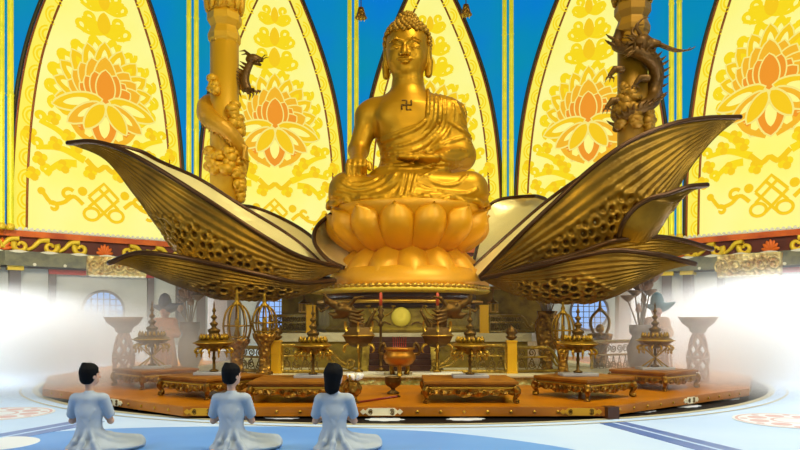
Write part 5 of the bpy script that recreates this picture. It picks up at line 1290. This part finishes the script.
# ================================================================== kneeling people seen from behind
SKIN = mat('skin', (214, 164, 132), 0, .55); HAIR = mat('black_hair', (14, 12, 12), 0, .75, spec=.15)
ROBE = mat('pale_blue_robe', (172, 182, 192), 0, .8, spec=.2); EYE_M = mat('eye', (24, 20, 18), 0, .3)
def person_meshes(label, loc, longhair):
    T = thing('person', label, 'person', loc, 0, None)
    hy = Matrix.Rotation(math.radians(-38), 3, 'Z')
    HC_ = Vector((.005, .02, 1.085))
    def hd(x, y, z): return tuple(HC_ + hy @ Vector((x, y, z)))
    hr = tuple(hy.to_euler())
    h = .0085
    f = Field((-.5, -.5, -.005), (.92, .78, 1.3), h)
    # skin: head, neck, trunk, arms, legs in one surface
    f.ell(hd(0, -.012, .03), (.1, .122, .122), .02, rot=hr); f.ell(hd(0, .03, -.05), (.082, .085, .1), .05, rot=hr); f.ell(hd(0, .075, -.1), (.04, .035, .03), .03, rot=hr)
    f.cap((0, .0, .8), hd(0, -.02, -.06), .058, .054, .04)
    f.cap(hd(0, .112, .0), hd(0, .135, -.035), .012, .018, .02); f.ell(hd(0, .11, -.075), (.03, .016, .008), .008, rot=hr); f.ell(hd(0, .108, -.09), (.026, .014, .009), .008, rot=hr)
    for s in (-1, 1):
        f.ell(hd(s * .1, -.005, -.01), (.018, .03, .04), .012, rot=hr); f.ell(hd(s * .04, .112, .012), (.024, .02, .014), .01, cut=True, rot=hr); f.cap(hd(s * .02, .118, .035), hd(s * .065, .1, .035), .01, .008, .015)
    f.ell((0, 0, .6), (.17, .1, .2), .06); f.cap((0, 0, .2), (0, 0, .5), .14, .13, .06); f.cap((-.16, 0, .755), (.16, 0, .755), .065, .065, .06)
    for s in (-1, 1):
        el = (s * .275, .06, .43); hn = (s * .022, .33, .6)
        f.cap((s * .2, 0, .745), el, .058, .042, .03); f.cap(el, (s * .035, .31, .53), .04, .026, .03)
        f.ell((s * .018, .325, .575), (.014, .03, .045), .012)
        for q in range(4):                       # fingers pressed together, pointing up
            y = .352 - q * .019; L_ = (.058, .072, .078, .066)[q]
            f.chain([(s * .016, y, .605), (s * .014, y - .004, .605 + L_ * .55), (s * .011, y - .006, .605 + L_)], [.0095, .009, .0075], .004)
        f.chain([(s * .02, .3, .56), (s * .02, .275, .6), (s * .014, .268, .635)], [.012, .0105, .008], .006)
    kR, kL = (.52, .38, .1), (.02, .56, .1)        # knees
    f.cap((.09, .02, .17), kR, .105, .075, .05); f.cap((-.09, .04, .17), kL, .105, .075, .05)
    f.cap(kR, (.2, -.12, .07), .068, .042, .04); f.cap(kL, (-.18, -.1, .07), .068, .042, .04)
    f.ell((.13, -.22, .045), (.045, .11, .04), .03); f.ell((-.2, -.2, .045), (.045, .11, .04), .03)
    f.build('body', SKIN, T)
    for s in (-1, 1): MB().ball(hd(s * .04, .098, .012), .014, 10, 8).build('eye', EYE_M, T)
    # robe with short sleeves and a skirt spread over the folded legs
    g = Field((-.55, -.55, -.004), (1.0, .85, .9), .0095)
    g.ell((0, 0, .61), (.198, .128, .22), .06); g.cap((0, -.005, .3), (0, 0, .5), .155, .155, .08); g.cap((-.17, 0, .752), (.17, 0, .752), .085, .085, .06)
    g.cap((0, 0, .76), (0, -.004, .83), .1, .066, .04)
    for s in (-1, 1): g.cap((s * .205, 0, .745), (s * .268, .04, .53), .08, .073, .03)
    g.cap((.01, -.01, .16), (0, -.005, .34), .19, .15, .08)
    g.cap((.08, 0, .16), (.55, .36, .09), .15, .085, .08); g.cap((-.08, .02, .16), (.02, .6, .1), .15, .1, .09)
    g.cap((.55, .36, .08), (.16, -.12, .07), .09, .1, .08); g.ell((.1, -.11, .06), (.29, .18, .1), .06); g.ell((-.15, -.08, .06), (.14, .17, .08), .05)
    g.ell((.24, .25, .05), (.42, .38, .08), .07)
    for a0, a1 in (((-.05, -.13, .36), (-.2, -.22, .05)), ((.03, -.14, .36), (-.02, -.34, .05)), ((.08, -.13, .34), (.26, -.3, .05)), ((.12, -.1, .3), (.44, .12, .1)), ((.12, -.06, .32), (.52, .28, .16)), ((-.12, -.08, .32), (-.24, -.1, .05))):
        a0, a1 = Vector(a0), Vector(a1); g.chain([a0, (a0 + a1) / 2 + Vector((0, -.02, -.03)), a1], [.012, .03, .035], .04)
    g.chain([(-.1, -.115, .58), (-.03, -.14, .47), (.02, -.15, .4)], .008, .03); g.chain([(.12, -.11, .6), (.06, -.14, .48), (.03, -.15, .4)], .008, .03)
    for s in (-1, 1): g.cap((s * .255, .033, .575), (s * .29, .055, .49), .046, .05, .01, cut=True)
    X, Y, Z = g.grid(); g.F = np.maximum(g.F, (.004 - Z).astype(np.float32) + np.zeros_like(g.F))
    g.build('robe', ROBE, T)
    # hair
    q = Field((-.25, -.25, .72), (.25, .25, 1.34), .0085)
    q.ell(hd(0, -.02, .045), (.125, .142, .135), .02, rot=hr)
    X, Y, Z = q.grid(); M = np.array(hy.transposed())
    lx = M[0, 0] * (X - HC_.x) + M[0, 1] * (Y - HC_.y); ly = M[1, 0] * (X - HC_.x) + M[1, 1] * (Y - HC_.y); lz = Z - HC_.z + 0 * X
    if longhair:
        q.cap(hd(0, -.05, .02), hd(0, -.07, -.17), .125, .1, .04)
        for s in (-1, 1): q.cap(hd(s * .085, -.02, 0), hd(s * .075, -.05, -.18), .045, .04, .03)
        face = np.minimum(ly - .055 + .0 * lx, .075 - lz + 0 * lx)
    else:
        q.ell(hd(0, -.05, -.04), (.105, .1, .1), .03, rot=hr)
        side = np.minimum(ly - .03, .05 - lz); low = (-.125 - lz) + .0 * ly
        face = np.maximum(np.minimum(ly - .075, .09 - lz), np.minimum(ly - .035, .03 - lz))
        q.F = np.maximum(q.F, np.maximum(face, low).astype(np.float32)); face = None
    if face is not None: q.F = np.maximum(q.F, (face + np.zeros_like(q.F)).astype(np.float32))
    for k in range(26):
        a = k * 2.4; q.chain([hd(.05 * math.cos(a), -.06 + .05 * math.sin(a), .17), hd(.112 * math.cos(a), -.02 + .12 * math.sin(a), .09)], [.012, .014], .012) if (math.sin(a) < .5) else None
    q.build('hair', HAIR, T)
    return T
def seat_at(px, py=451.5): p = ground(px, py); return p
p1 = person_meshes('person kneeling in a pale blue robe, furthest left, short black hair, seen from behind', seat_at(89.5), False)
dup(p1, 'person kneeling in a pale blue robe between two others, short black hair, seen from behind', seat_at(231.5), 0.0)
person_meshes('person kneeling in a pale blue robe with chin-length black hair, beside the white flower', seat_at(334.5, 452), True)
# ================================================================== light and haze
W = bpy.data.worlds.new('world'); SC.world = W; W.use_nodes = True
wn = W.node_tree.nodes; wl = W.node_tree.links; bg = wn['Background']; bg.inputs['Strength'].default_value = .3
tcw = wn.new('ShaderNodeTexCoord'); spw = wn.new('ShaderNodeSeparateXYZ'); wl.new(tcw.outputs['Generated'], spw.inputs[0])
rw_ = wn.new('ShaderNodeValToRGB'); e = rw_.color_ramp.elements
e[0].position = .0; e[0].color = (.66, .74, .85, 1); e[1].position = .75; e[1].color = (.95, .72, .32, 1)
wl.new(spw.outputs['Z'], rw_.inputs['Fac']); wl.new(rw_.outputs['Color'], bg.inputs['Color'])
def area(name, loc, aim, size, power, col):
    l = bpy.data.lights.new(name, 'AREA'); l.energy = power; l.size = size; l.color = col
    o = bpy.data.objects.new(name, l); COL.objects.link(o); o.location = loc; o.rotation_euler = (Vector(aim) - Vector(loc)).to_track_quat('-Z', 'Y').to_euler(); return o
def spot(name, loc, aim, ang, power, col, rad=1.0, blend=.6):
    l = bpy.data.lights.new(name, 'SPOT'); l.energy = power; l.spot_size = math.radians(ang); l.spot_blend = blend; l.shadow_soft_size = rad; l.color = col
    o = bpy.data.objects.new(name, l); COL.objects.link(o); o.location = loc; o.rotation_euler = (Vector(aim) - Vector(loc)).to_track_quat('-Z', 'Y').to_euler(); return o
area('hall_key_and_fill', (8, 13, 27), (0, 23, 6), 6, 4200, (1, .93, .66))
area('hall_key_and_fill', (-12, 6, 20), (-4, 23, 5), 5, 300, (1, .9, .6))  # weak fill light added from the upper left
area('altar_fill', (1.0, 9, 9), (0, 20, 2.0), 3, 480, (1, .88, .5))  # out-of-view light added to brighten the altar and lotus base
area('floor_fill', (13, 8, 12), (6, 13, 0), 4, 1300, (.86, .93, 1))  # cool out-of-view lights added on both sides to brighten the floor
area('floor_fill', (-11, 6, 10), (-8, 13, 0), 3, 800, (.8, .9, 1))
area('frieze_fill', (-17, 25, 15), (-24, 41, 6), 3, 2200, (1, .86, .56))  # warm unseen lights added left and right to lift the frieze
area('frieze_fill', (17, 25, 15), (24, 41, 6), 3, 1800, (1, .86, .56))
spot('haze_boost', (15, 22.5, 17), (14, 23.0, 0), 58, 70000, (.97, .98, 1), blend=1.0)  # unseen overhead spots added to turn the haze banks white
spot('haze_boost', (-16, 24, 17), (-14.5, 24.5, 0), 58, 64000, (.95, .98, 1), blend=1.0)
def haze(label, loc, scale, dens, pw=1.5, noise=.25):
    o = MB().ball((0, 0, 0), 1.0, 24, 16)
    m = bpy.data.materials.new('haze'); m.use_nodes = True; nt = m.node_tree; N = nt.nodes; L = nt.links; N.remove(N['Principled BSDF'])
    vs = N.new('ShaderNodeVolumeScatter'); vs.inputs['Color'].default_value = (.98, .99, 1, 1); vs.inputs['Anisotropy'].default_value = 0.0
    tc = N.new('ShaderNodeTexCoord'); ln = N.new('ShaderNodeVectorMath'); ln.operation = 'LENGTH'; L.new(tc.outputs['Object'], ln.inputs[0])
    s = N.new('ShaderNodeMath'); s.operation = 'SUBTRACT'; s.use_clamp = True; s.inputs[0].default_value = 1; L.new(ln.outputs['Value'], s.inputs[1])
    p = N.new('ShaderNodeMath'); p.operation = 'POWER'; p.inputs[1].default_value = pw; L.new(s.outputs[0], p.inputs[0])
    n = N.new('ShaderNodeTexNoise'); n.inputs['Scale'].default_value = 2.2; n.inputs['Detail'].default_value = 2; L.new(tc.outputs['Object'], n.inputs['Vector'])
    r = N.new('ShaderNodeMapRange'); r.inputs['From Min'].default_value = .3; r.inputs['From Max'].default_value = .7; r.inputs['To Min'].default_value = 1 - noise; r.inputs['To Max'].default_value = 1 + noise; L.new(n.outputs['Fac'], r.inputs['Value'])
    a = N.new('ShaderNodeMath'); a.operation = 'MULTIPLY'; L.new(p.outputs[0], a.inputs[0]); L.new(r.outputs['Result'], a.inputs[1])
    d = N.new('ShaderNodeMath'); d.operation = 'MULTIPLY'; d.inputs[1].default_value = dens; L.new(a.outputs[0], d.inputs[0]); L.new(d.outputs[0], vs.inputs['Density'])
    L.new(vs.outputs['Volume'], N['Material Output'].inputs['Volume'])
    ob = o.build('haze_bank', m); ob.location = loc; ob.scale = scale; tag(ob, label, 'haze', None, 'stuff'); return ob
haze('bright white bank of incense haze at right, swallowing the wall and bowl stand', (15.2, 24.0, .8), (9.6, 9.5, 3.0), 1.8, 1.6)
haze('bright white bank of incense haze at left, in front of the wall', (-17.5, 26.5, .6), (10, 9.5, 2.9), 1.6, 1.6)
haze('thin pale veil of incense haze around the left lanterns and table', (-8.4, 17.4, .9), (5.2, 3.2, 2.6), .85)
haze('thin pale veil of incense haze around the right table and lotus vase', (9.0, 17.6, .9), (4.8, 3.2, 2.8), 1.0)
haze('thin veil of incense haze drifting over the whole altar', (0, 21, 1.2), (13, 8, 4.2), .009)
SC.cycles.max_bounces = 6; SC.cycles.diffuse_bounces = 3; SC.cycles.glossy_bounces = 3; SC.cycles.transmission_bounces = 2; SC.cycles.volume_bounces = 2; SC.cycles.transparent_max_bounces = 6
SC.cycles.volume_step_rate = 2.0; SC.cycles.volume_max_steps = 128
SC.cycles.use_denoising = True
SC.cycles.sample_clamp_indirect = 4
